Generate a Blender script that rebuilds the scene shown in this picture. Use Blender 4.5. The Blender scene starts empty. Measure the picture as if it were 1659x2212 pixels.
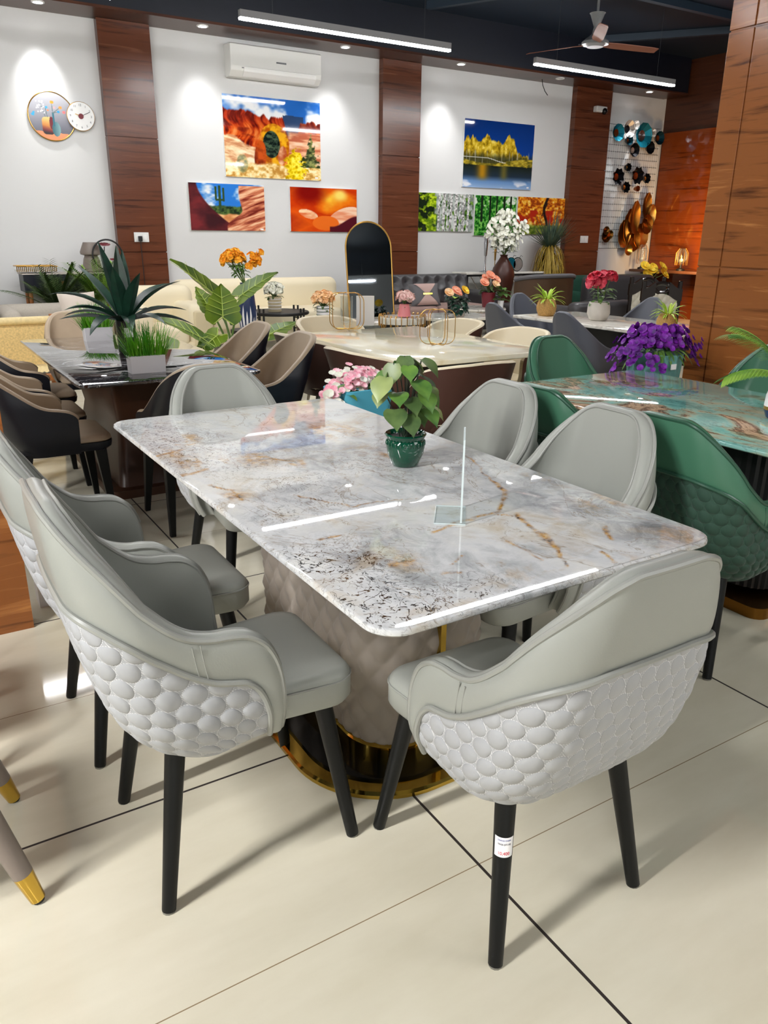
import bpy, math, random
import numpy as np
from mathutils import Vector, Matrix
random.seed(7)
C = bpy.context.scene.collection
PI = math.pi
sin, cos = math.sin, math.cos

# ------------------------------------------------------------------ camera
F_PX, CX, CY, CAM_H = 1676.18, 829.5, 1106.0, 1.5
def _cam():
    yaw, pit, rol = [math.radians(a) for a in (31.6984, 19.5533, 0.54224)]
    fwd = np.array([sin(yaw)*cos(pit), cos(yaw)*cos(pit), -sin(pit)])
    r = np.array([cos(yaw), -sin(yaw), 0.0]); u = np.cross(r, fwd)
    return r*cos(rol)+u*sin(rol), -r*sin(rol)+u*cos(rol), fwd
CR_, CU_, CF_ = _cam()
def at(px, py, x=None, y=None, z=None):
    """point of the room seen at a photo pixel on the plane x=, y= or z="""
    d = CF_ + CR_*(px-CX)/F_PX - CU_*(py-CY)/F_PX
    if z is not None: t = (z-CAM_H)/d[2]
    elif y is not None: t = y/d[1]
    else: t = x/d[0]
    return Vector((d[0]*t, d[1]*t, CAM_H+d[2]*t))
cam = bpy.data.cameras.new('camera'); camo = bpy.data.objects.new('camera', cam); C.objects.link(camo)
cam.sensor_fit = 'VERTICAL'; cam.sensor_height = 36.0; cam.sensor_width = 27.0
cam.lens = F_PX/2212*36.0; cam.clip_start = .02; cam.clip_end = 100
camo.matrix_world = Matrix([[CR_[i], CU_[i], -CF_[i], (0, 0, CAM_H)[i]] for i in range(3)]+[[0, 0, 0, 1]])
S = bpy.context.scene; S.camera = camo
S.view_settings.view_transform = 'Standard'; S.view_settings.look = 'None'
S.view_settings.gamma = 1; S.view_settings.use_curve_mapping = False
S.view_settings.exposure = 1.6
S.cycles.use_denoising = True; S.cycles.max_bounces = 8; S.cycles.glossy_bounces = 4
S.cycles.diffuse_bounces = 4; S.cycles.transmission_bounces = 8; S.cycles.transparent_max_bounces = 12
S.cycles.sample_clamp_indirect = 8; S.cycles.caustics_reflective = False; S.cycles.caustics_refractive = False

# ------------------------------------------------------------------ materials
def srgb(c):
    f = lambda v: v/12.92 if v <= .04045 else ((v+.055)/1.055)**2.4
    return tuple(f(v/255) for v in c[:3])+(1.0,)
M = {}
class NT:
    def __init__(s, name):
        s.m = bpy.data.materials.new(name); s.m.use_nodes = True; s.t = s.m.node_tree
        s.b = s.t.nodes['Principled BSDF']; M[name] = s.m
    def n(s, typ, **kw):
        nd = s.t.nodes.new(typ)
        for k, v in kw.items():
            if k.startswith('i_'): nd.inputs[int(k[2:])].default_value = v
            elif hasattr(nd, k): setattr(nd, k, v)
            else: nd.inputs[k.replace('_', ' ')].default_value = v
        return nd
    def l(s, a, b): s.t.links.new(a, b)
    def out(s, nd, i=0): return nd.outputs[i]
    def math(s, op, a, b=None, c=None, clamp=False):
        nd = s.t.nodes.new('ShaderNodeMath'); nd.operation = op; nd.use_clamp = clamp
        for i, v in enumerate((a, b, c)):
            if v is None: continue
            if isinstance(v, (int, float)): nd.inputs[i].default_value = v
            else: s.l(v, nd.inputs[i])
        return nd.outputs[0]
    def coord(s, kind='Object', scale=(1, 1, 1), loc=(0, 0, 0), rot=(0, 0, 0)):
        tc = s.n('ShaderNodeTexCoord'); mp = s.n('ShaderNodeMapping')
        mp.inputs['Scale'].default_value = scale; mp.inputs['Location'].default_value = loc; mp.inputs['Rotation'].default_value = rot
        s.l(tc.outputs[kind], mp.inputs[0]); return mp.outputs[0]
    def noise(s, vec, scale=5, detail=4, rough=.5, dist=0):
        nd = s.n('ShaderNodeTexNoise'); nd.inputs['Scale'].default_value = scale
        nd.inputs['Detail'].default_value = detail; nd.inputs['Roughness'].default_value = rough
        nd.inputs['Distortion'].default_value = dist
        if vec is not None: s.l(vec, nd.inputs['Vector'])
        return nd.outputs[0]
    def ramp(s, fac, stops, interp='LINEAR'):
        nd = s.n('ShaderNodeValToRGB'); cr = nd.color_ramp; cr.interpolation = interp
        while len(cr.elements) < len(stops): cr.elements.new(.5)
        for e, (p, c) in zip(cr.elements, stops):
            e.position = p; e.color = c if len(c) == 4 else srgb(c)
        s.l(fac, nd.inputs[0]); return nd.outputs[0]
    def mix(s, fac, a, b, mode='MIX'):
        nd = s.n('ShaderNodeMix'); nd.data_type = 'RGBA'; nd.blend_type = mode
        for sock, v in ((nd.inputs[0], fac), (nd.inputs[6], a), (nd.inputs[7], b)):
            if isinstance(v, (int, float)): sock.default_value = v
            elif isinstance(v, tuple): sock.default_value = v if len(v) == 4 else srgb(v)
            else: s.l(v, sock)
        return nd.outputs[2]
    def base(s, c):
        if isinstance(c, tuple): s.b.inputs['Base Color'].default_value = c if len(c) == 4 else srgb(c)
        else: s.l(c, s.b.inputs['Base Color'])
    def p(s, **kw):
        for k, v in kw.items():
            i = s.b.inputs[k.replace('_', ' ')]
            if isinstance(v, (int, float, tuple)): i.default_value = v
            else: s.l(v, i)
    def bump(s, h, strength=.3, dist=.01):
        nd = s.n('ShaderNodeBump'); nd.inputs['Strength'].default_value = strength; nd.inputs['Distance'].default_value = dist
        s.l(h, nd.inputs['Height']); s.l(nd.outputs[0], s.b.inputs['Normal'])
def mat(name, c, rough=.5, metal=0, var=.0, vscale=8, bump=0, bscale=60, **kw):
    t = NT(name)
    if var:
        n = t.noise(t.coord(), vscale, 4)
        a = srgb(c); lo = tuple(v*(1-var) for v in a[:3])+(1,); hi = tuple(min(1, v*(1+var)) for v in a[:3])+(1,)
        t.base(t.ramp(n, [(.3, lo), (.7, hi)]))
    else: t.base(c)
    t.p(Roughness=rough, Metallic=metal, **kw)
    if bump: t.bump(t.noise(t.coord(), bscale, 3), bump, .004)
    return t.m
def emit(name, c, strength):
    t = NT(name); t.base((0, 0, 0, 1)); t.p(Emission_Color=srgb(c), Emission_Strength=strength); return t.m

def wood(name, dark, mid, light, rough=.28, axis='x', zs=11.0, hs=.55, dist=.45):
    t = NT(name)
    tc = t.n('ShaderNodeTexCoord'); sp = t.n('ShaderNodeSeparateXYZ'); t.l(tc.outputs['Object'], sp.inputs[0])
    h = t.math('ADD', sp.outputs[0], sp.outputs[1])
    cb = t.n('ShaderNodeCombineXYZ')
    t.l(t.math('MULTIPLY', h, hs), cb.inputs[0]); t.l(t.math('MULTIPLY', sp.outputs[2], zs), cb.inputs[2])
    w = t.noise(cb.outputs[0], 1.6, 5, .55, dist)
    cb2 = t.n('ShaderNodeCombineXYZ')
    t.l(t.math('MULTIPLY', h, 3.0), cb2.inputs[0]); t.l(t.math('MULTIPLY', sp.outputs[2], zs*9), cb2.inputs[2])
    f = t.noise(cb2.outputs[0], 1.2, 3, .6)
    v = t.math('ADD', t.math('MULTIPLY', w, .78), t.math('MULTIPLY', f, .22))
    t.base(t.ramp(v, [(.34, dark), (.47, mid), (.57, mid), (.68, light)]))
    t.p(Roughness=rough, Specular_IOR_Level=.4)
    return t.m
wood('panel_wood', (58, 28, 17), (98, 54, 34), (122, 74, 50), .22)
wood('pillar_wood', (80, 44, 22), (142, 86, 44), (182, 120, 66), .2, zs=8.0, hs=.8, dist=.9)
wood('dark_panel_wood', (42, 22, 15), (74, 42, 28), (92, 56, 38), .3)
wood('gloss_wood', (66, 28, 12), (118, 54, 20), (146, 74, 30), .05)
mat('fascia', (13, 18, 30), .45, var=.1)
mat('ceiling_paint', (3, 24, 42), .6)
mat('beam_paint', (34, 48, 62), .5)
mat('wall_white', (212, 212, 211), .7)
mat('wall_far', (205, 205, 205), .8)
mat('leather_grey', (151, 153, 146), .36, bump=.05, bscale=260)
mat('piping_grey', (146, 147, 141), .34)
mat('leather_green', (62, 108, 84), .36, bump=.05, bscale=260)
mat('piping_green', (40, 78, 60), .34)
def scallop(name, col, thread, sheen):
    t = NT(name); uv = t.n('ShaderNodeAttribute', attribute_name='quilt'); sp = t.n('ShaderNodeSeparateXYZ'); t.l(uv.outputs['Vector'], sp.inputs[0])
    cell, row = .052, .040
    wob = t.math('MULTIPLY', t.math('SUBTRACT', t.noise(uv.outputs['Vector'], 18, 2), .5), .010)
    u = t.math('DIVIDE', t.math('ADD', sp.outputs[0], wob), cell); v = t.math('DIVIDE', t.math('ADD', sp.outputs[1], wob), 2*row)
    def lat(du, dv):
        a = t.math('SUBTRACT', t.math('FRACT', t.math('ADD', u, du)), .5); b = t.math('SUBTRACT', t.math('FRACT', t.math('ADD', v, dv)), .5)
        a = t.math('DIVIDE', a, .47); b = t.math('DIVIDE', b, .47*.60)
        return t.math('ADD', t.math('MULTIPLY', a, a), t.math('MULTIPLY', b, b))
    d = t.math('MINIMUM', lat(0, 0), lat(.5, .5))
    h = t.math('POWER', t.math('MAXIMUM', t.math('SUBTRACT', 1.0, d), 0), .5)
    st = t.math('LESS_THAN', t.math('ABSOLUTE', t.math('SUBTRACT', t.math('POWER', d, .5), 1.03)), .035)
    dash = t.math('GREATER_THAN', t.math('FRACT', t.math('MULTIPLY', t.math('ADD', u, t.math('MULTIPLY', v, 1.3)), 9.0)), .4)
    t.base(t.mix(t.math('MULTIPLY', t.math('MULTIPLY', st, dash), .75), col, thread)); t.p(Roughness=.8, Sheen_Weight=sheen, Sheen_Roughness=.35)
    hh = t.math('ADD', h, t.math('MULTIPLY', t.noise(uv.outputs['Vector'], 240, 2), .05)); t.bump(hh, .75, .006)
scallop('velvet_grey', (166, 167, 169), (214, 214, 214), .15); scallop('velvet_green', (34, 64, 50), (52, 84, 68), .12)
t = NT('velvet_taupe'); t.base((142, 132, 122)); t.p(Roughness=.75, Sheen_Weight=.3, Sheen_Roughness=.35)
mat('thread', (222, 222, 222), .7)
mat('leg_black', (7, 9, 10), .42, Specular_IOR_Level=.3)
mat('glide', (120, 118, 108), .4)
mat('gold', (206, 170, 76), .1, 1.0)
mat('gold_soft', (206, 160, 84), .28, 1.0)
mat('antique_gold', (140, 96, 40), .3, 1.0)
mat('silver', (188, 190, 196), .18, 1.0)
mat('black_gloss', (10, 11, 13), .12)
mat('black_matte', (14, 14, 16), .5)
mat('white_paint', (236, 236, 234), .35)
mat('white_plastic', (226, 226, 222), .4)
mat('grey_plastic', (120, 122, 124), .4)
mat('label_white', (240, 238, 238), .5)
mat('text_red', (214, 60, 76), .6); mat('text_dark', (60, 60, 70), .6); mat('text_blue', (108, 112, 168), .6)
mat('beige_leather', (176, 156, 132), .42, var=.05)
mat('navy_leather', (14, 18, 30), .4)
mat('cream_leather', (222, 208, 178), .45)
mat('brown_leather', (78, 48, 38), .5)
mat('slate_leather', (84, 87, 96), .45)
mat('steel', (150, 145, 135), .3, .9)
mat('oak', (160, 98, 48), .45, var=.12, vscale=5)
mat('cream_fabric', (228, 216, 186), .85, bump=.15, bscale=300)
mat('cream_fabric_panel', (206, 192, 158), .85)
mat('greige_fabric', (176, 168, 156), .9, var=.06, vscale=60, bump=.2, bscale=260)
mat('pink_greige', (206, 194, 182), .9, bump=.15, bscale=260)
mat('charcoal_leather', (60, 58, 60), .38)
mat('charcoal_side', (44, 42, 43), .42)
mat('mauve_velvet', (150, 124, 116), .85)
mat('grey_velvet', (100, 98, 100), .8)
mat('pink_velvet', (188, 158, 150), .8)
mat('emerald_fabric', (22, 70, 54), .8)
mat('pale_sage', (176, 196, 186), .8)
mat('brown_wood_side', (84, 60, 40), .4, var=.15, vscale=4)
mat('walnut', (70, 42, 26), .35, var=.15, vscale=6)
mat('ebony', (26, 18, 15), .15)
mat('champagne_velvet', (186, 180, 164), .7)
mat('taupe_paint', (128, 116, 108), .45)
mat('quilt_grey', (112, 104, 102), .7)
mat('sage_velvet', (112, 112, 88), .7)
mat('soil', (24, 20, 18), .9, var=.4, vscale=80)
mat('pot_green', (6, 66, 46), .08, Coat_Weight=.5)
mat('pot_black', (20, 20, 23), .35)
mat('pot_white', (234, 233, 236), .4)
mat('teal_pot', (84, 172, 196), .45)
mat('teal_ribbed', (94, 146, 140), .5)
mat('navy_pot', (42, 56, 92), .25)
mat('straw_pot', (190, 148, 84), .7, var=.25, vscale=90)
mat('rattan', (208, 178, 116), .6, var=.2, vscale=60)
mat('rattan_pale', (226, 204, 150), .6, var=.1, vscale=40)
mat('stone_pot', (200, 194, 184), .5, var=.08, vscale=12)
mat('maroon_pot', (112, 26, 40), .35)
mat('brown_vase', (70, 36, 26), .35, var=.12, vscale=7)
mat('pink_ceramic', (226, 136, 140), .3)
mat('bone', (196, 186, 176), .6)
mat('copper', (196, 140, 100), .3, .9)
def leafmat(name, c, c2, rough=.45, scale=12):
    t = NT(name); t.base(t.ramp(t.noise(t.coord(), scale, 3), [(.35, c), (.65, c2)]))
    t.p(Roughness=rough, Subsurface_Weight=0.0); return t.m
leafmat('leaf_dark', (16, 44, 34), (34, 74, 56), .35)
leafmat('leaf_mid', (56, 98, 46), (104, 142, 60))
leafmat('leaf_pothos', (72, 96, 52), (150, 164, 100), .4, 5)
leafmat('leaf_alocasia', (60, 94, 14), (112, 136, 22), .4, 4)
leafmat('leaf_lime', (150, 190, 44), (186, 214, 74))
leafmat('grass_green', (36, 132, 22), (140, 208, 40), .5, 6)
leafmat('leaf_palm', (96, 142, 44), (150, 184, 78), .5, 9)
leafmat('leaf_olive', (58, 84, 40), (92, 116, 60), .6, 14)
leafmat('leaf_grey', (62, 84, 70), (96, 114, 92), .6, 9)
leafmat('leaf_straw', (150, 120, 34), (196, 166, 66), .6, 9)
leafmat('petal_orange', (250, 160, 20), (255, 196, 50), .6, 20)
leafmat('petal_peach', (238, 178, 110), (248, 216, 176), .6, 20)
leafmat('petal_white', (226, 226, 206), (240, 240, 230), .6, 20)
leafmat('petal_pink', (240, 150, 172), (252, 214, 220), .6, 30)
leafmat('petal_blush', (240, 196, 190), (250, 224, 216), .6, 20)
leafmat('petal_rose', (196, 36, 66), (236, 92, 110), .5, 30)
leafmat('petal_yellow', (250, 196, 20), (255, 226, 80), .6, 20)
leafmat('petal_violet', (70, 6, 104), (138, 34, 176), .55, 20)
leafmat('petal_coral', (240, 130, 90), (248, 190, 160), .6, 20)
mat('stem_green', (96, 128, 60), .5)
mat('stem_dark', (30, 44, 30), .5)
mat('leaf_vein', (176, 196, 92), .4)
def clear(name, tint, edge, ior):
    t = NT(name); tr = t.n('ShaderNodeBsdfTransparent'); tr.inputs[0].default_value = srgb(tint)
    gl = t.n('ShaderNodeBsdfGlossy'); gl.inputs['Roughness'].default_value = .03; fr = t.n('ShaderNodeFresnel'); fr.inputs[0].default_value = ior
    lw = t.n('ShaderNodeLayerWeight'); lw.inputs[0].default_value = .25; df = t.n('ShaderNodeBsdfDiffuse'); df.inputs[0].default_value = srgb((225, 232, 232))
    m1 = t.n('ShaderNodeMixShader'); ge = t.n('ShaderNodeNewGeometry'); t.l(t.math('MULTIPLY', fr.outputs[0], t.math('SUBTRACT', 1.0, ge.outputs['Backfacing'])), m1.inputs[0]); t.l(tr.outputs[0], m1.inputs[1]); t.l(gl.outputs[0], m1.inputs[2])
    m2 = t.n('ShaderNodeMixShader'); t.l(t.math('MULTIPLY', lw.outputs['Facing'], edge), m2.inputs[0]); t.l(m1.outputs[0], m2.inputs[1]); t.l(df.outputs[0], m2.inputs[2])
    t.l(m2.outputs[0], t.t.nodes['Material Output'].inputs[0])
clear('glass', (250, 251, 251), .25, 1.45); clear('acrylic', (248, 251, 251), .3, 1.35)
t = NT('acrylic_edge'); t.base((228, 238, 238)); t.p(Roughness=.2, Alpha=.55)
mat('mirror_glass', (150, 158, 164), .02, 1.0)
emit('lamp_face', (255, 255, 255), 36.0)
emit('spot_face', (255, 255, 255), 30.0)
mat('lamp_housing', (150, 150, 152), .5)
mat('wire', (60, 62, 66), .5)
t = NT('picture_print'); a = t.n('ShaderNodeAttribute', attribute_name='Col'); t.base(a.outputs['Color']); t.p(Roughness=.04, Specular_IOR_Level=.5)
t = NT('clock_print'); a = t.n('ShaderNodeAttribute', attribute_name='Col'); t.base(a.outputs['Color']); t.p(Roughness=.3)

# floor: large glossy cream tiles with dark and thin joints
t = NT('floor_tile'); tc = t.n('ShaderNodeTexCoord'); sp = t.n('ShaderNodeSeparateXYZ'); t.l(tc.outputs['Object'], sp.inputs[0])
def line(t, v, off, per, wd):
    u = t.math('DIVIDE', t.math('SUBTRACT', v, off), per)
    fr = t.math('ABSOLUTE', t.math('SUBTRACT', t.math('FRACT', t.math('ADD', u, .5)), .5))
    return t.math('LESS_THAN', fr, wd/per/2)
lx = line(t, sp.outputs[0], 1.030, 1.281, .008); ly = line(t, sp.outputs[1], 1.844, 1.3, .0075); lt = line(t, sp.outputs[1], 1.195, 1.3, .0028)
dk = t.math('MAXIMUM', lx, ly)
n1 = t.noise(t.coord(scale=(1.2, 4, 1)), 1.5, 5, .6)
bc = t.ramp(n1, [(.3, (208, 200, 177)), (.7, (219, 212, 191))])
c1 = t.mix(lt, bc, (140, 120, 92)); t.base(t.mix(dk, c1, (46, 38, 34)))
t.p(Roughness=t.math('ADD', t.math('MULTIPLY', dk, .6), .06), Specular_IOR_Level=.45)

# main table stone: masks painted in 'Col' (r = gold veins, g = black threads, b = grey clouds)
t = NT('stone_main'); a = t.n('ShaderNodeAttribute', attribute_name='Col'); sc = t.n('ShaderNodeSeparateColor'); t.l(a.outputs['Color'], sc.inputs[0])
vec = t.coord()
big = t.noise(vec, 2.2, 8, .62, .9); fine = t.noise(t.coord(scale=(1, .5, 1)), 14, 6, .65, .6)
mx = t.math('ADD', t.math('MULTIPLY', big, .6), t.math('MULTIPLY', fine, .4))
b0 = t.ramp(mx, [(.28, (128, 130, 130)), (.40, (182, 184, 184)), (.48, (212, 213, 213)), (.60, (220, 219, 213)), (.68, (204, 196, 180)), (.76, (176, 160, 130))])
gcl = t.math('MULTIPLY', sc.outputs[2], t.ramp(t.noise(vec, 7, 9, .75, .8), [(.36, (0, 0, 0, 1)), (.58, (1, 1, 1, 1))]), clamp=True)
b1 = t.mix(t.math('MULTIPLY', gcl, .9), b0, (92, 94, 98))
# warm tint patches
wm = t.ramp(t.noise(vec, 4.2, 8, .68, 1.0), [(.54, (0, 0, 0, 1)), (.66, (1, 1, 1, 1))])
b1 = t.mix(t.math('MULTIPLY', wm, .38), b1, (172, 142, 88))
# squiggles: short curly threads, thin bands of two strongly distorted noises
def threads(loc, sc_, wd):
    n_ = t.noise(t.coord(loc=loc, scale=(1, .8, 1)), sc_, 3, .55, 1.5)
    f = t.math('FRACT', t.math('MULTIPLY', n_, 5.0)); d = t.math('ABSOLUTE', t.math('SUBTRACT', f, .5))
    return t.ramp(d, [(.0, (1, 1, 1, 1)), (wd, (0, 0, 0, 1))])
l1 = threads((0, 0, 0), 15, .11); l2 = threads((3, 5, 1), 21, .10)
br = t.ramp(t.noise(vec, 34, 3, .6), [(.41, (0, 0, 0, 1)), (.50, (1, 1, 1, 1))]); br2 = t.ramp(t.noise(t.coord(loc=(9, 2, 4)), 38, 3, .6), [(.44, (0, 0, 0, 1)), (.53, (1, 1, 1, 1))])
sq = t.math('MULTIPLY', t.math('MAXIMUM', t.math('MULTIPLY', l1, br), t.math('MULTIPLY', l2, br2)), sc.outputs[1], clamp=True)
sq2 = t.math('MULTIPLY', sq, 1.6, clamp=True)
b2 = t.mix(sq2, b1, t.ramp(t.noise(vec, 9, 3), [(.4, (22, 20, 20)), (.62, (92, 62, 30))]))
# thin long veins everywhere
v1 = t.noise(t.coord(scale=(1.3, .8, 1)), 2.6, 6, .6, 1.2)
lv = t.ramp(t.math('ABSOLUTE', t.math('SUBTRACT', v1, .52)), [(.0, (1, 1, 1, 1)), (.006, (0, 0, 0, 1))])
b3 = t.mix(t.math('MULTIPLY', lv, .55), b2, (128, 104, 66))
gd = t.math('MULTIPLY', sc.outputs[0], t.ramp(t.noise(vec, 26, 5, .7), [(.32, (0.15, 0.15, 0.15, 1)), (.6, (1, 1, 1, 1))]), clamp=True)
gcol = t.ramp(t.noise(vec, 34, 4, .7), [(.36, (62, 42, 20)), (.46, (150, 104, 36)), (.56, (190, 142, 60)), (.70, (212, 178, 112))])
t.base(t.mix(gd, b3, gcol))
t.p(Roughness=.014, Specular_IOR_Level=.55)

# black marble with white veins
t = NT('marble_black'); vec = t.coord(scale=(.8, 1.7, 1), rot=(0, 0, .3))
n = t.noise(vec, 1.8, 7, .62, 1.1); v = t.ramp(t.math('ABSOLUTE', t.math('SUBTRACT', n, .5)), [(.0, (.9, .9, .9, 1)), (.012, (.12, .12, .12, 1)), (.03, (0, 0, 0, 1))])
n2 = t.noise(t.coord(scale=(1, 2.4, 1), loc=(4, 2, 0)), 3.2, 6, .6, 1.3); v2 = t.ramp(t.math('ABSOLUTE', t.math('SUBTRACT', n2, .5)), [(.0, (.6, .6, .6, 1)), (.009, (0, 0, 0, 1))])
t.base(t.mix(t.math('MAXIMUM', v, v2), (38, 32, 34), (200, 200, 204))); t.p(Roughness=.03, Specular_IOR_Level=.8, Coat_Weight=.6, Coat_Roughness=.02)
# ivory onyx
t = NT('marble_ivory'); vec = t.coord(scale=(1, .4, 1)); n = t.noise(vec, 3, 6, .6, .8)
t.base(t.ramp(n, [(.3, (214, 198, 156)), (.45, (232, 224, 196)), (.7, (240, 236, 220))])); t.p(Roughness=.06, Specular_IOR_Level=.5)
t = NT('marble_white'); vec = t.coord(scale=(2.2, .35, 1)); n = t.noise(vec, 2.6, 5, .6, .6)
v = t.ramp(t.math('ABSOLUTE', t.math('SUBTRACT', n, .5)), [(.0, (1, 1, 1, 1)), (.03, (0, 0, 0, 1))])
t.base(t.mix(t.math('MULTIPLY', v, .6), (226, 222, 212), (150, 138, 124))); t.p(Roughness=.08)
# turquoise stone
t = NT('stone_green'); vec = t.coord(scale=(1, .6, 1)); n = t.noise(vec, 2.3, 8, .64, 1.1)
c = t.ramp(n, [(.28, (60, 124, 124)), (.40, (104, 166, 160)), (.48, (136, 186, 176)), (.525, (164, 170, 146)), (.55, (98, 70, 58)), (.585, (206, 176, 144)), (.63, (112, 86, 72)), (.68, (150, 176, 160)), (.76, (86, 170, 176))])
n2 = t.noise(t.coord(scale=(1.4, 1, 1), loc=(1, 7, 0)), 4.5, 6, .65, 1.2); v = t.ramp(t.math('ABSOLUTE', t.math('SUBTRACT', n2, .5)), [(.0, (1, 1, 1, 1)), (.018, (0, 0, 0, 1))])
t.base(t.mix(t.math('MULTIPLY', v, .5), c, (60, 70, 62))); t.p(Roughness=.05, Specular_IOR_Level=.6)

# ------------------------------------------------------------------ mesh builder
class MB:
    def __init__(s): s.v = []; s.f = []; s.c = None
    def add(s, vs, fs):
        o = len(s.v); s.v += [tuple(p) for p in vs]; s.f += [tuple(i+o for i in q) for q in fs]; return s
    def box(s, c, d, rz=0):
        x, y, z = d[0]/2, d[1]/2, d[2]/2; R = Matrix.Rotation(rz, 3, 'Z')
        vs = [R @ Vector((a*x, b*y, e*z))+Vector(c) for e in (-1, 1) for a, b in ((-1, -1), (1, -1), (1, 1), (-1, 1))]
        return s.add(vs, [(3, 2, 1, 0), (4, 5, 6, 7), (0, 1, 5, 4), (1, 2, 6, 5), (2, 3, 7, 6), (3, 0, 4, 7)])
    def cyl(s, p0, p1, r0, r1=None, n=16):
        r1 = r0 if r1 is None else r1; p0 = Vector(p0); p1 = Vector(p1); d = (p1-p0).normalized()
        u = d.orthogonal().normalized(); w = d.cross(u)
        vs = [p0+(u*cos(2*PI*i/n)+w*sin(2*PI*i/n))*r0 for i in range(n)]+[p1+(u*cos(2*PI*i/n)+w*sin(2*PI*i/n))*r1 for i in range(n)]
        fs = [(i, (i+1) % n, n+(i+1) % n, n+i) for i in range(n)]+[tuple(range(n-1, -1, -1)), tuple(range(n, 2*n))]
        return s.add(vs, fs)
    def lathe(s, prof, n=28, c=(0, 0, 0), sx=1, sy=1):
        o = len(prof); vs = [(c[0]+r*cos(2*PI*i/n)*sx, c[1]+r*sin(2*PI*i/n)*sy, c[2]+z) for i in range(n) for r, z in prof]
        fs = [(i*o+j, ((i+1) % n)*o+j, ((i+1) % n)*o+j+1, i*o+j+1) for i in range(n) for j in range(o-1)]
        b = len(vs)
        if prof[0][0] > 1e-5: fs.append(tuple(i*o for i in range(n-1, -1, -1)))
        if prof[-1][0] > 1e-5: fs.append(tuple(i*o+o-1 for i in range(n)))
        return s.add(vs, fs)
    def tube(s, pts, r, n=8, closed=False, r1=None):
        pts = [Vector(p) for p in pts]; m = len(pts); vs = []; up = None
        for i, p in enumerate(pts):
            if closed: d = pts[(i+1) % m]-pts[i-1]
            else: d = pts[min(i+1, m-1)]-pts[max(i-1, 0)]
            d.normalize()
            if up is None: up = d.orthogonal().normalized()
            u = (up-d*up.dot(d)); u = u.normalized() if u.length > 1e-6 else d.orthogonal().normalized(); up = u; w = d.cross(u)
            rr = r if r1 is None else r+(r1-r)*i/(m-1)
            vs += [p+(u*cos(2*PI*k/n)+w*sin(2*PI*k/n))*rr for k in range(n)]
        fs = [(i*n+k, i*n+(k+1) % n, ((i+1) % m)*n+(k+1) % n, ((i+1) % m)*n+k) for i in range(m if closed else m-1) for k in range(n)]
        if not closed: fs += [tuple(range(n-1, -1, -1)), tuple(range((m-1)*n, m*n))]
        return s.add(vs, fs)
    def sphere(s, c, r, n=10, sq=(1, 1, 1)):
        prof = [(max(1e-6, sin(PI*i/(n//2+2)))*r, -cos(PI*i/(n//2+2))*r*sq[2]) for i in range(n//2+3)]
        prof[0] = (1e-6, -r*sq[2]); prof[-1] = (1e-6, r*sq[2])
        return s.lathe(prof, n, c, sq[0], sq[1])
    def grid(s, fn, nu, nv, cu=False, cv=False):
        vs = [fn(i/(nu if cu else nu-1), j/(nv if cv else nv-1)) for i in range(nu) for j in range(nv)]
        fs = [(i*nv+j, ((i+1) % nu)*nv+j, ((i+1) % nu)*nv+(j+1) % nv, i*nv+(j+1) % nv)
              for i in range(nu if cu else nu-1) for j in range(nv if cv else nv-1)]
        return s.add(vs, fs)
    def prism(s, poly, z0, z1, axis='z', off=0):
        n = len(poly)
        def P(a, b, h): return (a, b, h) if axis == 'z' else (a, h, b) if axis == 'y' else (h, a, b)
        vs = [P(a, b, z0) for a, b in poly]+[P(a, b, z1) for a, b in poly]
        fs = [(i, (i+1) % n, n+(i+1) % n, n+i) for i in range(n)]+[tuple(range(n-1, -1, -1)), tuple(range(n, 2*n))]
        return s.add(vs, fs)
    def loft(s, rings, cap=True):
        n = len(rings[0]); vs = [p for r in rings for p in r]
        fs = [(k*n+i, k*n+(i+1) % n, (k+1)*n+(i+1) % n, (k+1)*n+i) for k in range(len(rings)-1) for i in range(n)]
        if cap: fs += [tuple(range(n-1, -1, -1)), tuple(range((len(rings)-1)*n, len(rings)*n))]
        return s.add(vs, fs)
    def build(s, name, m, parent=None, smooth=True, bevel=0, seg=2, angle=.7, label=None, subsurf=0, colors=None, recalc=True, quilt=None):
        me = bpy.data.meshes.new(name); me.from_pydata(s.v, [], s.f); me.update()
        if recalc:
            import bmesh
            b = bmesh.new(); b.from_mesh(me); bmesh.ops.recalc_face_normals(b, faces=b.faces); b.to_mesh(me); b.free()
        if smooth:
            me.shade_smooth(); me.set_sharp_from_angle(angle=angle)
        if colors is not None:
            at_ = me.color_attributes.new('Col', 'FLOAT_COLOR', 'POINT')
            at_.data.foreach_set('color', np.asarray(colors, dtype=np.float32).ravel())
        if quilt is not None: me.attributes.new('quilt', 'FLOAT_VECTOR', 'POINT').data.foreach_set('vector', np.asarray(quilt, dtype=np.float32).ravel())
        me.materials.append(M[m] if isinstance(m, str) else m)
        o = bpy.data.objects.new(name, me); C.objects.link(o)
        if parent is not None: o.parent = parent
        if bevel:
            b = o.modifiers.new('bevel', 'BEVEL'); b.width = bevel; b.segments = seg; b.limit_method = 'ANGLE'; b.angle_limit = .6
            me.shade_smooth() if smooth else None
        if subsurf:
            b = o.modifiers.new('sub', 'SUBSURF'); b.levels = b.render_levels = subsurf
        if label: o['label'] = label
        return o
def tag(o, label, cat, group=None, kind=None):
    if label: o['label'] = label
    if cat: o['category'] = cat
    if group: o['group'] = group
    if kind: o['kind'] = kind
    return o
def thing(name, label, cat, loc=(0, 0, 0), rz=0, group=None, scale=None):
    o = bpy.data.objects.new(name, None); C.objects.link(o); o.empty_display_size = .1
    o.location = loc; o.rotation_euler = (0, 0, rz)
    if scale: o.scale = scale
    return tag(o, label, cat, group)
def struct(o): o['kind'] = 'structure'; return o
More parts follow.
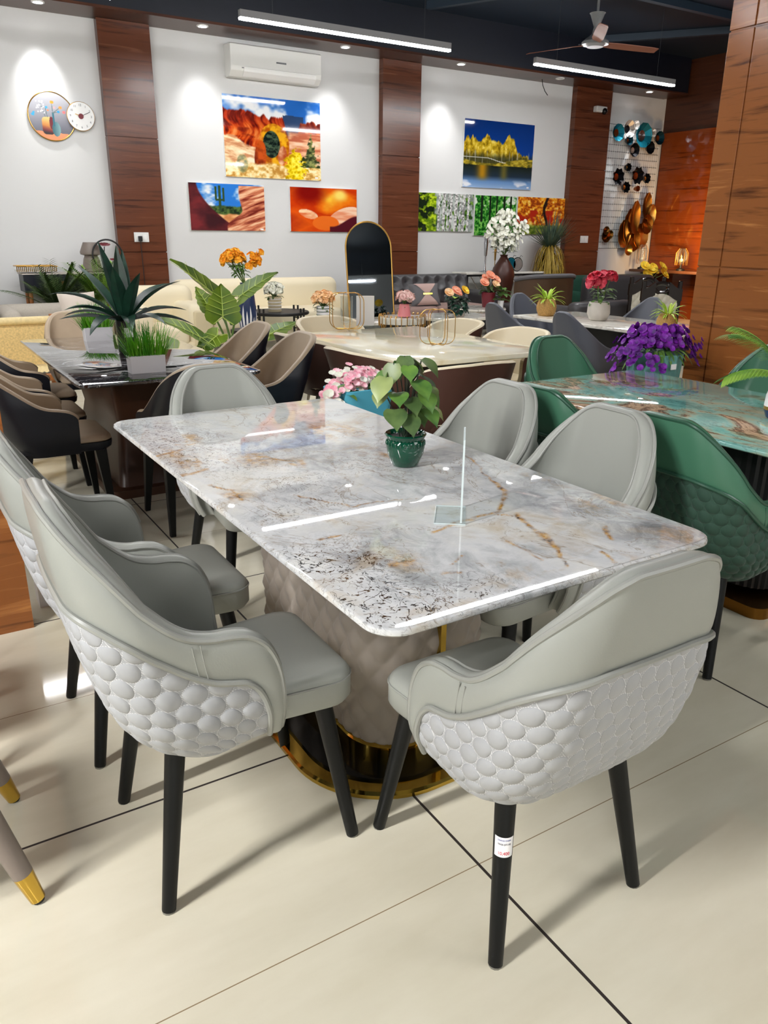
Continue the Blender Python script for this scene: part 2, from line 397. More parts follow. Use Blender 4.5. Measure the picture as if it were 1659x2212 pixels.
def copy_tree(o, parent=None):
    c = o.copy(); C.objects.link(c)
    if parent is not None: c.parent = parent
    for ch in list(o.children): copy_tree(ch, c)
    return c
def dup(o, label, loc, rz, scale=None):
    c = copy_tree(o); c.location = loc; c.rotation_euler = (0, 0, rz); c['label'] = label
    if scale: c.scale = scale
    return c
def repaint(root, mp):
    """own materials for a copy that shares its meshes"""
    for ch in root.children:
        nm = ch.name.split('.')[0]
        if nm in mp:
            sl = ch.material_slots[0]; sl.link = 'OBJECT'; sl.material = M[mp[nm]]
        repaint(ch, mp)
def text_mesh(body, size, m, parent, name, loc, rot, extrude=.0004, align='CENTER'):
    cu = bpy.data.curves.new(name, 'FONT'); cu.body = body; cu.size = size; cu.align_x = align; cu.align_y = 'CENTER'; cu.extrude = extrude
    tmp = bpy.data.objects.new('tmp', cu); C.objects.link(tmp)
    me = bpy.data.meshes.new_from_object(tmp.evaluated_get(bpy.context.evaluated_depsgraph_get()))
    bpy.data.objects.remove(tmp); bpy.data.curves.remove(cu)
    me.name = name; me.materials.clear(); me.materials.append(M[m])
    o = bpy.data.objects.new(name, me); C.objects.link(o); o.location = loc; o.rotation_euler = rot
    if parent is not None: o.parent = parent
    return o
def rrect(w, d, r, n=6, cx=0, cy=0):
    """rounded rectangle outline, counter clockwise"""
    out = []
    for qx, qy, a0 in ((1, 1, 0), (-1, 1, PI/2), (-1, -1, PI), (1, -1, 1.5*PI)):
        for i in range(n+1):
            a = a0+PI/2*i/n; out.append((cx+qx*(w/2-r)+r*cos(a), cy+qy*(d/2-r)+r*sin(a)))
    return out
def lerp(a, b, f): return a+(b-a)*f
def sstep(a, b, x):
    x = min(1, max(0, (x-a)/(b-a))); return x*x*(3-2*x)
def soft_box(mb, c, d, r=.05, crown=0, n=5, rz=0):
    """cushion: box with rounded edges all round and an optional crown"""
    x, y, z = d; r = min(r, x/2*.95, y/2*.95, z/2*.95); rings = []
    R = Matrix.Rotation(rz, 3, 'Z')
    lv = [(-z/2+r-r*cos(PI/2*i/n), r-r*sin(PI/2*i/n)) for i in range(n+1)]
    lv += [(z/2-r+r*sin(PI/2*i/n), r-r*cos(PI/2*i/n)) for i in range(n+1)]
    for h, ins in lv:
        rr = max(.004, min(r*1.2, x/2, y/2)-ins*.5)
        rings.append([R @ Vector((a, b, h))+Vector(c) for a, b in rrect(x-2*ins, y-2*ins, min(rr, (x-2*ins)/2.01, (y-2*ins)/2.01), 5)])
    if crown:
        for f in (.75, .45, .15):
            rings.append([R @ Vector((a*f, b*f, z/2+crown*(1-f*f)))+Vector(c) for a, b in rrect(x-2*r, y-2*r, .01, 5)])
    mb.loft(rings); return mb
def blade(mb, base, d, length, width, bend=.6, n=7, fold=.15, up=(0, 0, 1), shape=None, twist=0):
    """a leaf: base point, start direction, droop (bend), three points across each section"""
    base = Vector(base); d = Vector(d).normalized(); vs = []; p = base.copy(); step = length/n
    side0 = d.cross(Vector(up)); side0 = side0.normalized() if side0.length > 1e-4 else Vector((1, 0, 0))
    for i in range(n+1):
        f = i/n; w = width*(shape(f) if shape else (sin(PI*min(1, f*.9+.1))**.8 if f < 1 else 0.02))
        nrm = side0.cross(d).normalized(); sd = side0*cos(twist*f)+nrm*sin(twist*f)
        vs += [p-sd*w/2+nrm*fold*w, p, p+sd*w/2+nrm*fold*w]
        d = (d+Vector((0, 0, -bend/n))).normalized(); p = p+d*step
    fs = [(i*3+k, i*3+k+1, i*3+k+4, i*3+k+3) for i in range(n) for k in (0, 1)]
    mb.add(vs, fs); return p
def petals(mb, c, nrm, r, n=5, cup=.35, rnd=random):
    c = Vector(c); nrm = Vector(nrm).normalized(); u = nrm.orthogonal().normalized(); w = nrm.cross(u); a0 = rnd.random()*6
    for k in range(n):
        a = a0+2*PI*k/n; d = u*cos(a)+w*sin(a); s_ = nrm.cross(d)
        hw = r*sin(PI/n)*1.25
        vs = [c, c+d*r*.55-s_*hw+nrm*r*cup*.5, c+d*r*.55+s_*hw+nrm*r*cup*.5, c+d*r-s_*hw*.6+nrm*r*cup, c+d*r+s_*hw*.6+nrm*r*cup]
        mb.add(vs, [(0, 1, 2), (1, 3, 4, 2)])
def bloom(mb, c, r, n=7, rnd=random):
    """round double blossom of many petals"""
    ball_of_petals(mb, c, r*.72, 12, r*.62, rnd, .1)
def ball_of_petals(mb, c, r, n, pr, rnd, up=.0):
    for i in range(n):
        a = rnd.uniform(0, 2*PI); z = rnd.uniform(-.3+up, 1); h = math.sqrt(max(0, 1-z*z)); d = Vector((cos(a)*h, sin(a)*h, z))
        petals(mb, Vector(c)+d*r*rnd.uniform(.8, 1.05), d+Vector((0, 0, .2)), pr*rnd.uniform(.8, 1.2), 5, .3, rnd)

# ------------------------------------------------------------------ the room
WY = 11.5
struct(MB().box((2.2, 2.5, -.05), (25.6, 20, .1)).build('floor', 'floor_tile', smooth=False))
struct(MB().box((2.2, 2.5, 4.70), (25.6, 20, .1)).build('ceiling', 'ceiling_paint', smooth=False))
struct(MB().box((2.2, WY+.1, 2.32), (25.6, .2, 4.66)).build('wall_back', 'wall_white', smooth=False))
struct(MB().box((-9.6, 2.5, 2.32), (.2, 20, 4.66)).build('wall_left', 'wall_far', smooth=False))
struct(MB().box((2.2, -7.1, 2.32), (25.6, .2, 4.66)).build('wall_front', 'wall_far', smooth=False))
struct(MB().box((13.55, 2.2, 2.32), (.2, 18.8, 4.66)).build('wall_right', 'dark_panel_wood', smooth=False))
struct(MB().box((1.95, 11.22, 4.36), (22.8, .56, .58)).build('trim_1', 'fascia', smooth=False))
struct(MB().box((1.95, 11.21, 4.055), (22.8, .58, .03)).build('trim_2', 'dark_panel_wood', smooth=False))
def wall_column(name, x0, x1, zs=(0, 1.265, 2.70, 4.04)):
    m = MB(); m.box(((x0+x1)/2, 11.45, 2.02), (x1-x0-.012, .1, 4.04))
    for a, b in zip(zs[:-1], zs[1:]): m.box(((x0+x1)/2, 11.44, (a+b)/2+.001), (x1-x0, .12, b-a-.012))
    struct(m.build(name, 'panel_wood', smooth=False))
wall_column('trim_3', 2.75, 3.41); wall_column('trim_4', 6.94, 7.64); wall_column('trim_5', 10.97, 11.85)
m = MB(); m.box((13.43, 10.0, 1.72), (.04, 2.9, 3.44)); struct(m.build('trim_6', 'gloss_wood', smooth=False))
# wood clad pillar on the right and the one on the left
m = MB(); m.box((5.46, 2.9, 2.32), (.9, 1.84, 4.64)); m2 = []
for a, b in ((0, 1.315), (1.315, 2.79), (2.79, 4.65)):
    for c, d in ((1.96, 3.635), (3.635, 3.83)):
        m.box((5.45, (c+d)/2, (a+b)/2), (.9, d-c-.012, b-a-.012))
struct(m.build('trim_7', 'pillar_wood', smooth=False, bevel=.002))
m = MB(); m.box((-.30, 3.16, 2.32), (1.14, .09, 4.64)); struct(m.build('trim_8', 'pillar_wood', smooth=False))
# ceiling members
for i, (a, b) in enumerate((((9.9, 5.4), (7.2, 10.6)), ((2.0, 8.6), (13.2, 8.6)), ((13.3, 7.4), (10.6, 10.8)))):
    d = Vector((b[0]-a[0], b[1]-a[1], 0)); m = MB()
    m.box((0, 0, 0), (d.length, .09, .10)); o = m.build('beam_%d' % i, 'beam_paint', smooth=False)
    o.name = 'trim_%d' % (9+i); o.location = ((a[0]+b[0])/2, (a[1]+b[1])/2, 4.598-.001*i); o.rotation_euler = (0, 0, math.atan2(d.y, d.x)); struct(o)

# ------------------------------------------------------------------ lamps
def light_bar(label, x0, y, L=2.78):
    t = thing('linear_light', label, 'ceiling light', (x0+L/2, y, 3.70), 0, 'suspended linear lights')
    MB().box((0, 0, .035), (L, .06, .07)).build('housing', 'lamp_housing', t, smooth=False)
    MB().box((0, 0, -.012), (L-.004, .052, .022)).build('diffuser', 'lamp_face', t, smooth=False)
    for s in (-1, 1): MB().tube([(s*L*.36, 0, .07), (s*L*.36, 0, .945)], .003, 6).build('hanging_wire', 'wire', t)
    return t
lb = light_bar('long glowing linear light hung in front of the dark fascia above the air conditioner', 3.68, 9.0)
dup(lb, 'glowing linear light at the top left corner of the photo, cut by the edge', (-.44+1.39, 9, 3.70), 0)
dup(lb, 'glowing linear light hung below the ceiling fan on the right', (7.86+1.39, 9, 3.70), 0)
rows = ((5.8, 'second'), (.95, 'third'), (-3.4, 'fourth'))
for y, nm in rows:
    for k, x0 in enumerate((-4.62, -.44, 3.74, 7.92) if y != .95 else (-4.62, -8.80)):
        dup(lb, 'linear ceiling light outside the view, %s row from the back wall, %s along the row' % (nm, ('first', 'second', 'third', 'fourth')[k]), (x0+1.39, y, 3.70), 0)
dup(lb, 'added linear light outside the view, brightening the floor on the right', (4.9, -1.3, 3.70), 0)  # unseen extra bar, added to brighten the floor on the right
def spotlamp(name, loc, to, e, size, blend, col=(1, 1, 1), r=.04):
    l = bpy.data.lights.new(name, 'SPOT'); l.energy = e; l.spot_size = size; l.spot_blend = blend; l.color = col; l.shadow_soft_size = r
    o = bpy.data.objects.new(name, l); C.objects.link(o); o.location = loc
    o.rotation_euler = (Vector(to)-Vector(loc)).to_track_quat('-Z', 'Y').to_euler(); return o
SP = [(2.03, 'round downlight glowing in the soffit above the white wall left of the first wood column'),
      (4.01, 'round downlight glowing in the soffit just right of the first wood column'),
      (6.11, 'round downlight glowing in the soffit right of the air conditioner'),
      (8.16, 'round downlight glowing in the soffit just right of the middle wood column'),
      (10.24, 'unlit round downlight in the soffit near a dangling wire'),
      (12.45, 'round downlight glowing in the soffit above the wall flower display')]
for i, (x, lab) in enumerate(SP):
    t = thing('downlight', lab, 'downlight', (x, 11.06, 4.04), 0, 'downlights in the soffit')
    MB().lathe([(.075, 0), (.075, -.012), (.055, -.014), (.05, -.004)], 20).build('rim', 'white_paint', t)
    MB().lathe([(.0001, -.006), (.05, -.006)], 20).build('lens', 'spot_face' if i != 4 else 'white_plastic', t)
    if i != 4:
        spotlamp('spot_beam', (x, 11.06, 4.01), (x+(0, .15, -.1, -.2, 0, -.1)[i], 11.44 if i else 11.5, 2.0 if i else 3.1), (34, 26, 26, 32, 0, 36)[i], math.radians(70 if i else 50), 1.0)
warm = bpy.data.lights.new('display_glow', 'AREA'); warm.energy = 22; warm.color = (1, .62, .28); warm.size = .5
wo = bpy.data.objects.new('display_glow', warm); C.objects.link(wo); wo.location = (12.2, 9.75, 1.35); wo.rotation_euler = (0, math.radians(-90), 0)
fill = bpy.data.lights.new('front_fill_light', 'AREA'); fill.energy = 25; fill.color = (.92, .96, 1); fill.shape = 'RECTANGLE'; fill.size = 7; fill.size_y = 2.4  # added cool fill light by the front wall, no window there
do = bpy.data.objects.new('front_fill_light', fill); C.objects.link(do); do.location = (-1.5, -6.8, 1.9); do.rotation_euler = (PI/2, 0, -.25)
def bar_boost(x, y, e, toward):  # extra area light added under a bar to strengthen its light
    l = bpy.data.lights.new('bar_boost_light', 'AREA'); l.energy = e; l.shape = 'RECTANGLE'; l.size = 2.7; l.size_y = .10
    o = bpy.data.objects.new('bar_boost_light', l); C.objects.link(o); o.location = (x, y, 3.66); o.rotation_euler = (0, toward, 0)
bar_boost(-3.23, .95, 122, -.80)
w = bpy.data.worlds.new('world'); S.world = w; w.use_nodes = True
w.node_tree.nodes['Background'].inputs[0].default_value = (.6, .65, .75, 1); w.node_tree.nodes['Background'].inputs[1].default_value = .05

# ceiling fan
t = thing('ceiling_fan', 'three blade ceiling fan with brown blades and silver hub', 'ceiling fan', (8.24, 8.3, 3.84))
MB().lathe([(.17, 0), (.17, .03), (.12, .07), (.05, .12), (.035, .2), (.09, .34), (.1, .35), (.02, .36)], 28).build('motor_housing', 'grey_plastic', t)
MB().lathe([(.0001, -.03), (.1, -.028), (.12, -.01), (.13, 0)], 24).build('lamp_disc', 'lamp_housing', t)
MB().cyl((0, 0, .33), (0, 0, .81), .016).build('rod', 'grey_plastic', t)
mat('fan_blade', (150, 98, 80), .5)
for a in (-2.27, -.175, 1.92):
    m = MB(); d = Vector((cos(a), sin(a), 0)); q = Vector((-sin(a), cos(a), 0))
    rg = []
    for f, w_ in ((.15, .09), (.3, .14), (.6, .14), (.9, .12), (.97, .09)):
        p = d*f; rg.append([p-q*w_/2+Vector((0, 0, .03)), p+q*w_/2+Vector((0, 0, .0)), p+q*w_/2+Vector((0, 0, -.008)), p-q*w_/2+Vector((0, 0, .022))])
    b = m.loft(rg).build('blade', 'fan_blade', t, smooth=False)
    MB().box(d*.16+Vector((0, 0, .022)), (.12, .05, .012), a).build('bracket', 'silver', b, smooth=False)

# air conditioner
t = thing('air_conditioner', 'white split air conditioner mounted high on the wall between wood columns', 'air conditioner', (5.14, WY, 3.55))
pr = [(0, .03), (0, .40), (-.2, .40), (-.235, .385), (-.235, .13), (-.22, .07), (-.14, 0), (-.03, 0)]
MB().prism(pr, -.69, .69, 'x').build('body', 'white_plastic', t, smooth=False, bevel=.008)
m = MB(); m.prism([(-.239, .12), (-.243, .115), (-.23, .065), (-.17, .01), (-.165, .016), (-.222, .07)], -.5, .6, 'x'); m.build('louvre', 'white_paint', t, smooth=False)
MB().box((.02, -.236, .105), (1.1, .006, .012)).build('vent_slot', 'grey_plastic', t, smooth=False)
MB().box((.06, -.237, .215), (.15, .006, .02)).build('maker_badge', 'grey_plastic', t, smooth=False)

# ------------------------------------------------------------------ printed pictures, painted with numpy
def fbm(u, v, su, sv, seed, oc=4):
    r = np.zeros_like(u); amp = 1; tot = 0
    for k in range(oc):
        rs = np.random.RandomState(seed+k*13); L = rs.rand(67, 67); f = 2**k
        x = u*su*f; y = v*sv*f; xi = np.floor(x).astype(int); yi = np.floor(y).astype(int); fx = x-xi; fy = y-yi
        fx = fx*fx*(3-2*fx); fy = fy*fy*(3-2*fy); a = lambda i, j: L[(xi+i) % 67, (yi+j) % 67]
        r += amp*((a(0, 0)*(1-fx)+a(1, 0)*fx)*(1-fy)+(a(0, 1)*(1-fx)+a(1, 1)*fx)*fy); tot += amp; amp *= .5
    return r/tot
def rgb(*c): return np.array(c, float)
def mixc(A, col, m):
    m = np.clip(m, 0, 1)[..., None]; return A*(1-m)+np.asarray(col)*m
def sst(a, b, x): x = np.clip((x-a)/(b-a), 0, 1); return x*x*(3-2*x)
def ramp_np(x, stops):
    ps = [p for p, c in stops]; return np.stack([np.interp(x, ps, [c[i] for p, c in stops]) for i in range(3)], -1)
def lin(A):
    A = np.clip(A/255, 0, 1); A = np.where(A <= .04045, A/12.92, ((A+.055)/1.055)**2.4)
    return np.concatenate([A, np.ones(A.shape[:-1]+(1,))], -1)
def sky(u, v, blue=(50, 110, 190), seed=1, s=4):
    n = fbm(u, v, s, s, seed); return mixc(np.ones(u.shape+(3,))*rgb(*blue), rgb(238, 240, 242), sst(.46, .64, n))
def p_canyon(u, v):
    A = sky(u, v, (40, 104, 190), 3, 4)
    ridge = .84-.10*sst(.0, .55, u)+.10*(fbm(u, v*0, 22, 1, 5)-.4)-.20*sst(.60, .66, u)+.17*sst(.75, .79, u)
    A = np.where(((u > .60) & (u < .82) & (v < .79+.03*fbm(u, v*0, 9, 1, 2)))[..., None], rgb(46, 70, 108), A)
    fl = fbm(u+.03*np.sin(v*19), v, 34, 7, 9); n = fbm(u, v, 8, 7, 8); up = sst(.45, .85, v)
    rock = ramp_np(fl*.55+n*.45+.10*(up-.5)*-1, [(.28, (70, 14, 10)), (.40, (150, 36, 16)), (.50, (206, 76, 24)), (.60, (226, 112, 44)), (.72, (240, 160, 100))])
    A = mixc(A, rock, sst(.012, -.012, v-ridge))
    A = mixc(A, rgb(96, 22, 18), .65*sst(.52, .62, fbm(u, v, 5, 9, 61))*sst(.02, -.02, v-ridge)*(v > .5))
    A = mixc(A, ramp_np(fl, [(.35, (110, 26, 16)), (.6, (196, 60, 30))]), .8*sst(.02, -.02, v-ridge)*sst(.66, .74, v)*(u < .62))
    sl = .66-.30*sst(.66, .78, u)*0-.05; A = mixc(A, ramp_np(fbm(u+.5*v, v, 6, 26, 23), [(.3, (190, 100, 70)), (.5, (232, 170, 130)), (.7, (244, 208, 176))]), sst(.62, .68, u)*sst(.02, -.03, v-sl))
    pale = .50-.55*u+.10*fbm(u, v, 10, 10, 21); A = mixc(A, ramp_np(fbm(u+v, v, 12, 22, 22), [(.3, (206, 140, 96)), (.5, (240, 206, 160)), (.7, (250, 234, 200))]), sst(.01, -.02, v-pale)*sst(.36, .28, u))
    arch = ((u-.50)/.16)**2+((v-.42)/.27)**2; A = mixc(A, ramp_np(fbm(u, v, 20, 20, 25), [(.3, (176, 84, 10)), (.6, (240, 176, 30))]), sst(1.06, .94, arch)*sst(.38, .46, u+.1*v))
    A = mixc(A, ramp_np(fbm(u, v, 32, 32, 31), [(.35, (16, 28, 26)), (.65, (78, 98, 74))]), sst(1.08, .92, ((u-.475)/.088)**2+((v-.43)/.17)**2))
    leg = sst(1.1, .9, ((u-.355-.06*(v-.25))/.06)**2+((v-.27)/.2)**2); A = mixc(A, ramp_np(fbm(u, v, 14, 10, 32), [(.3, (90, 18, 8)), (.7, (206, 84, 24))]), leg)
    leg = sst(1.1, .9, ((u-.585-.1*(v-.3))/.045)**2+((v-.3)/.12)**2); A = mixc(A, ramp_np(fbm(u, v, 14, 10, 36), [(.3, (176, 70, 30)), (.7, (240, 190, 150))]), leg)
    lo = .15+.07*fbm(u, v, 12, 5, 33); A = mixc(A, ramp_np(fbm(u, v, 26, 26, 34), [(.3, (196, 140, 60)), (.5, (240, 204, 130)), (.7, (250, 236, 190))]), sst(.02, -.02, v-lo))
    A = mixc(A, ramp_np(fbm(u, v, 30, 40, 37), [(.35, (90, 110, 80)), (.65, (200, 180, 110))]), .7*sst(1.1, .7, ((u-.17)/.06)**2+((v-.17)/.12)**2))
    ye = fbm(u, v, 30, 30, 40); bush = ((u-.73)/.12)**2+((v-.16)/.22)**2+2.2*(ye-.5); A = mixc(A, ramp_np(ye, [(.32, (190, 146, 8)), (.5, (240, 208, 20)), (.66, (254, 238, 90))]), sst(1.05, .75, bush))
    tr = fbm(u, v, 36, 34, 44); w_ = .075*(1-sst(.18, .60, v))+.012; A = mixc(A, ramp_np(tr, [(.35, (28, 46, 26)), (.65, (126, 138, 74))]), .9*sst(1.15, .75, np.abs(u-.895)/w_+2.6*(tr-.5))*(v > .16)*(v < .6))
    return A
def p_cactus(u, v):
    A = sky(u, v, (40, 120, 210), 12, 4)
    gr = fbm(u, v, 22, 18, 3); A = mixc(A, ramp_np(gr, [(.35, (22, 42, 20)), (.65, (84, 110, 50))]), sst(.02, -.02, v-(.50+.06*fbm(u, v*0, 20, 1, 4))))
    A = mixc(A, ramp_np(fbm(u, v, 12, 20, 5), [(.3, (206, 130, 76)), (.7, (240, 186, 130))]), sst(.02, -.02, v-(.33+.05*fbm(u, v*0, 9, 1, 6))))
    c = (46, 74, 40)
    for x, a, b, w_ in ((.395, .42, .96, .018), (.345, .66, .94, .013), (.445, .62, .92, .013)): A = mixc(A, rgb(*c), (np.abs(u-x) < w_) & (v > a) & (v < b))
    A = mixc(A, rgb(*c), (np.abs(v-.655) < .02) & (u > .34) & (u < .45))
    edge = .10+.55*(1-v)**1.7; A = mixc(A, ramp_np(fbm(u, v, 4, 4, 8), [(.3, (58, 14, 22)), (.7, (120, 36, 40))]), sst(.012, -.012, u-edge))
    red = .70-.05*sst(.3, .8, v)+.22*sst(.46, .1, v)*-1; st = fbm(u+.9*v, v-.6*u, 3, 22, 11)
    A = mixc(A, ramp_np(st, [(.3, (116, 36, 26)), (.5, (206, 120, 84)), (.7, (240, 190, 150))]), sst(-.01, .012, u-red)*(v < .97))
    return A
def p_swirl(u, v):
    n = fbm(u, v, 3, 3, 5); r = np.hypot(u-.55, v-.75)
    A = ramp_np(n*.5+r*.7, [(.2, (250, 200, 60)), (.36, (240, 120, 20)), (.5, (200, 50, 10)), (.7, (230, 90, 20)), (1, (150, 30, 20))])
    A = mixc(A, rgb(128, 14, 10), sst(.38, .1, np.hypot((u-.28)*1.1, v-.9)))
    A = mixc(A, rgb(252, 224, 110), sst(.16, .03, np.hypot(u-.74, (v-.85)*.8)))
    A = mixc(A, ramp_np(fbm(u, v, 4, 16, 9), [(.3, (238, 150, 110)), (.7, (252, 212, 180))]), sst(1.05, .95, ((u-.8)/.24)**2+((v-.36-.5*(u-.8))/.2)**2))
    A = mixc(A, ramp_np(fbm(u, v, 6, 20, 10), [(.3, (230, 110, 60)), (.7, (252, 214, 170))]), sst(1.05, .95, ((u-.26)/.14)**2+((v-.40+.4*(u-.26))/.1)**2))
    A = mixc(A, rgb(238, 112, 34), sst(1.05, .95, ((u-.52)/.2)**2+((v-.2)/.17)**2))
    A = mixc(A, rgb(84, 22, 34), sst(.02, -.02, v-(.12+.25*sst(.62, 1, u)))*(u > .58))
    return A
def p_lake(u, v):
    A = np.ones(u.shape+(3,))*rgb(16, 66, 158)*(1.1-.35*v)[..., None]
    n = fbm(u, v, 30, 20, 3); e = fbm(u, v*0, 26, 1, 17)
    top = .66+.10*fbm(u, v*0, 6, 1, 9)+.13*(e-.5)+.13*np.exp(-((u-.62)/.035)**2)+.09*np.exp(-((u-.31)/.03)**2)+.06*np.exp(-((u-.08)/.06)**2)-.18*sst(.70, .78, u)-.10*sst(.92, 1, u)
    A = mixc(A, ramp_np(n*.75+.25*fbm(u, v, 60, 8, 5), [(.28, (120, 96, 14)), (.45, (196, 160, 30)), (.58, (226, 192, 52)), (.72, (246, 222, 110))]), sst(.015, -.015, v-top))
    A = mixc(A, ramp_np(n, [(.3, (24, 40, 26)), (.7, (80, 96, 40))]), sst(.80, .83, u)*sst(.93, .9, u)*sst(.02, -.02, v-top+.04))
    dk_ = sst(.56, .44, v+.08*(fbm(u, v*0, 30, 1, 12)-.5)); A = mixc(A, rgb(38, 44, 34), .8*dk_)
    tr = fbm(u+.01*v, v*0, 110, 1, 2); A = mixc(A, rgb(176, 172, 150), .75*sst(.60, .70, tr)*sst(.60, .52, v))
    A = mixc(A, ramp_np(fbm(u, v, 20, 40, 7), [(.3, (86, 84, 26)), (.6, (176, 150, 40)), (.75, (200, 180, 60))]), sst(.43, .41, v+.05*np.sin(u*5)))
    A = mixc(A, rgb(214, 214, 200), (np.abs(v-.455+.06*sst(.3, .6, u)) < .005)*(u < .6))
    w = ramp_np(v, [(0, (150, 178, 216)), (.10, (104, 144, 196)), (.19, (34, 50, 66)), (.33, (26, 36, 30))])
    w = mixc(w, rgb(196, 140, 20), np.exp(-((u-.27)/.07)**2)*sst(.08, .2, v)*.9); w = mixc(w, rgb(130, 116, 40), np.exp(-((u-.58)/.05)**2)*sst(.1, .2, v)*.7)
    w = mixc(w, rgb(230, 232, 238), sst(.56, .72, fbm(u, v, 5, 12, 8))*sst(.16, .05, v))
    return np.where((v < .335+.02*fbm(u, v*0, 6, 1, 3))[..., None], w, A)
def p_birch(u, v):
    A = ramp_np(fbm(u, v, 14, 8, 3), [(.3, (116, 126, 118)), (.7, (196, 202, 196))])
    A = mixc(A, ramp_np(fbm(u, v, 30, 20, 5), [(.4, (40, 70, 30)), (.7, (120, 160, 60))]), sst(.5, .62, fbm(u, v, 16, 8, 6)+.25*(.4-v)))
    for x, w_ in ((.36, .016), (.45, .024), (.52, .012), (.58, .022), (.67, .028), (.75, .014), (.81, .026), (.9, .02)):
        A = mixc(A, ramp_np(fbm(u, v, 40, 26, int(x*90)), [(.35, (120, 118, 116)), (.6, (226, 224, 222))]), np.abs(u-x-.02*(v-.5)) < w_)
    A = mixc(A, rgb(24, 38, 20), sst(.30, .26, u)); y = fbm(u, v, 24, 18, 9)
    A = mixc(A, ramp_np(y, [(.35, (86, 120, 10)), (.65, (190, 214, 40))]), (u < .31)*sst(.44, .56, fbm(u, v, 10, 7, 10)+.25*(u-.1)))
    return A
def p_forest(u, v):
    A = ramp_np(fbm(u, v, 24, 20, 13), [(.3, (16, 66, 20)), (.5, (40, 130, 36)), (.7, (130, 196, 90))])
    A = mixc(A, rgb(226, 236, 216), sst(.62, .72, fbm(u, v, 7, 6, 14))*sst(.45, .6, v))
    for x, w_ in ((.16, .03), (.36, .022), (.52, .02), (.7, .03), (.86, .024)): A = mixc(A, rgb(26, 44, 26), (np.abs(u-x) < w_)*(v > .35))
    return A
def p_autumn(u, v):
    n = fbm(u, v, 22, 18, 23); A = ramp_np(n, [(.3, (150, 60, 14)), (.45, (222, 120, 20)), (.6, (244, 176, 40)), (.75, (250, 214, 120))])
    A = mixc(A, rgb(180, 40, 20), sst(.5, .62, fbm(u, v, 6, 5, 24))*(v < .65))
    A = mixc(A, ramp_np(n, [(.3, (70, 96, 30)), (.7, (150, 160, 60))]), sst(.04, -.04, v-(.28-.1*u+.08*u*u)))
    A = mixc(A, rgb(40, 24, 18), (np.abs(u-.58-.04*np.sin(v*7)) < .028)*(v > .24)); A = mixc(A, rgb(50, 30, 20), (np.abs(u-.5-.3*(v-.5)) < .012)*(v > .5)*(v < .85))
    return A
def picture(label, x0, x1, z0, z1, fn, nx, ny, cat='picture', sticker=True, group=None):
    w_, h_ = x1-x0, z1-z0; t = thing('wall_picture', label, cat, ((x0+x1)/2, WY, z0), 0, group)
    MB().box((0, -.016, h_/2), (w_, .03, h_)).build('backing_board', 'white_paint', t, smooth=False)
    m = MB().grid(lambda a, b: (-w_/2+w_*a, -.033, h_*b), nx, ny)
    u, v = np.meshgrid(np.linspace(0, 1, nx), np.linspace(0, 1, ny), indexing='ij')
    m.build('print', 'picture_print', t, colors=lin(fn(u, v)).reshape(-1, 4))
    if sticker: MB().box((w_*.45, -.0345, h_*.035), (.05, .002, .022)).build('price_sticker', 'label_white', t, smooth=False)
    return t
picture('large picture of a red canyon with a rock arch and yellow bush', 4.375, 5.895, 2.29, 3.35, p_canyon, 190, 140)
picture('picture of a tall cactus framed by dark red rock', 3.81, 4.95, 1.56, 2.19, p_cactus, 150, 90)
picture('picture of glowing orange sandstone curves behind the arched mirror', 5.37, 6.52, 1.56, 2.19, p_swirl, 150, 90, sticker=False)
picture('square picture of yellow autumn trees over a blue lake', 8.585, 10.11, 2.305, 3.355, p_lake, 170, 120)
picture('picture of pale birch trunks beside bright leaves', 7.70, 8.84, 1.59, 2.19, p_birch, 150, 84, sticker=False)
picture('picture of a deep green forest behind the white blossoms', 8.875, 9.80, 1.53, 2.185, p_forest, 110, 80, sticker=False)
picture('picture of an orange autumn tree above green grass', 9.835, 11.0, 1.56, 2.19, p_autumn, 130, 80, sticker=False)

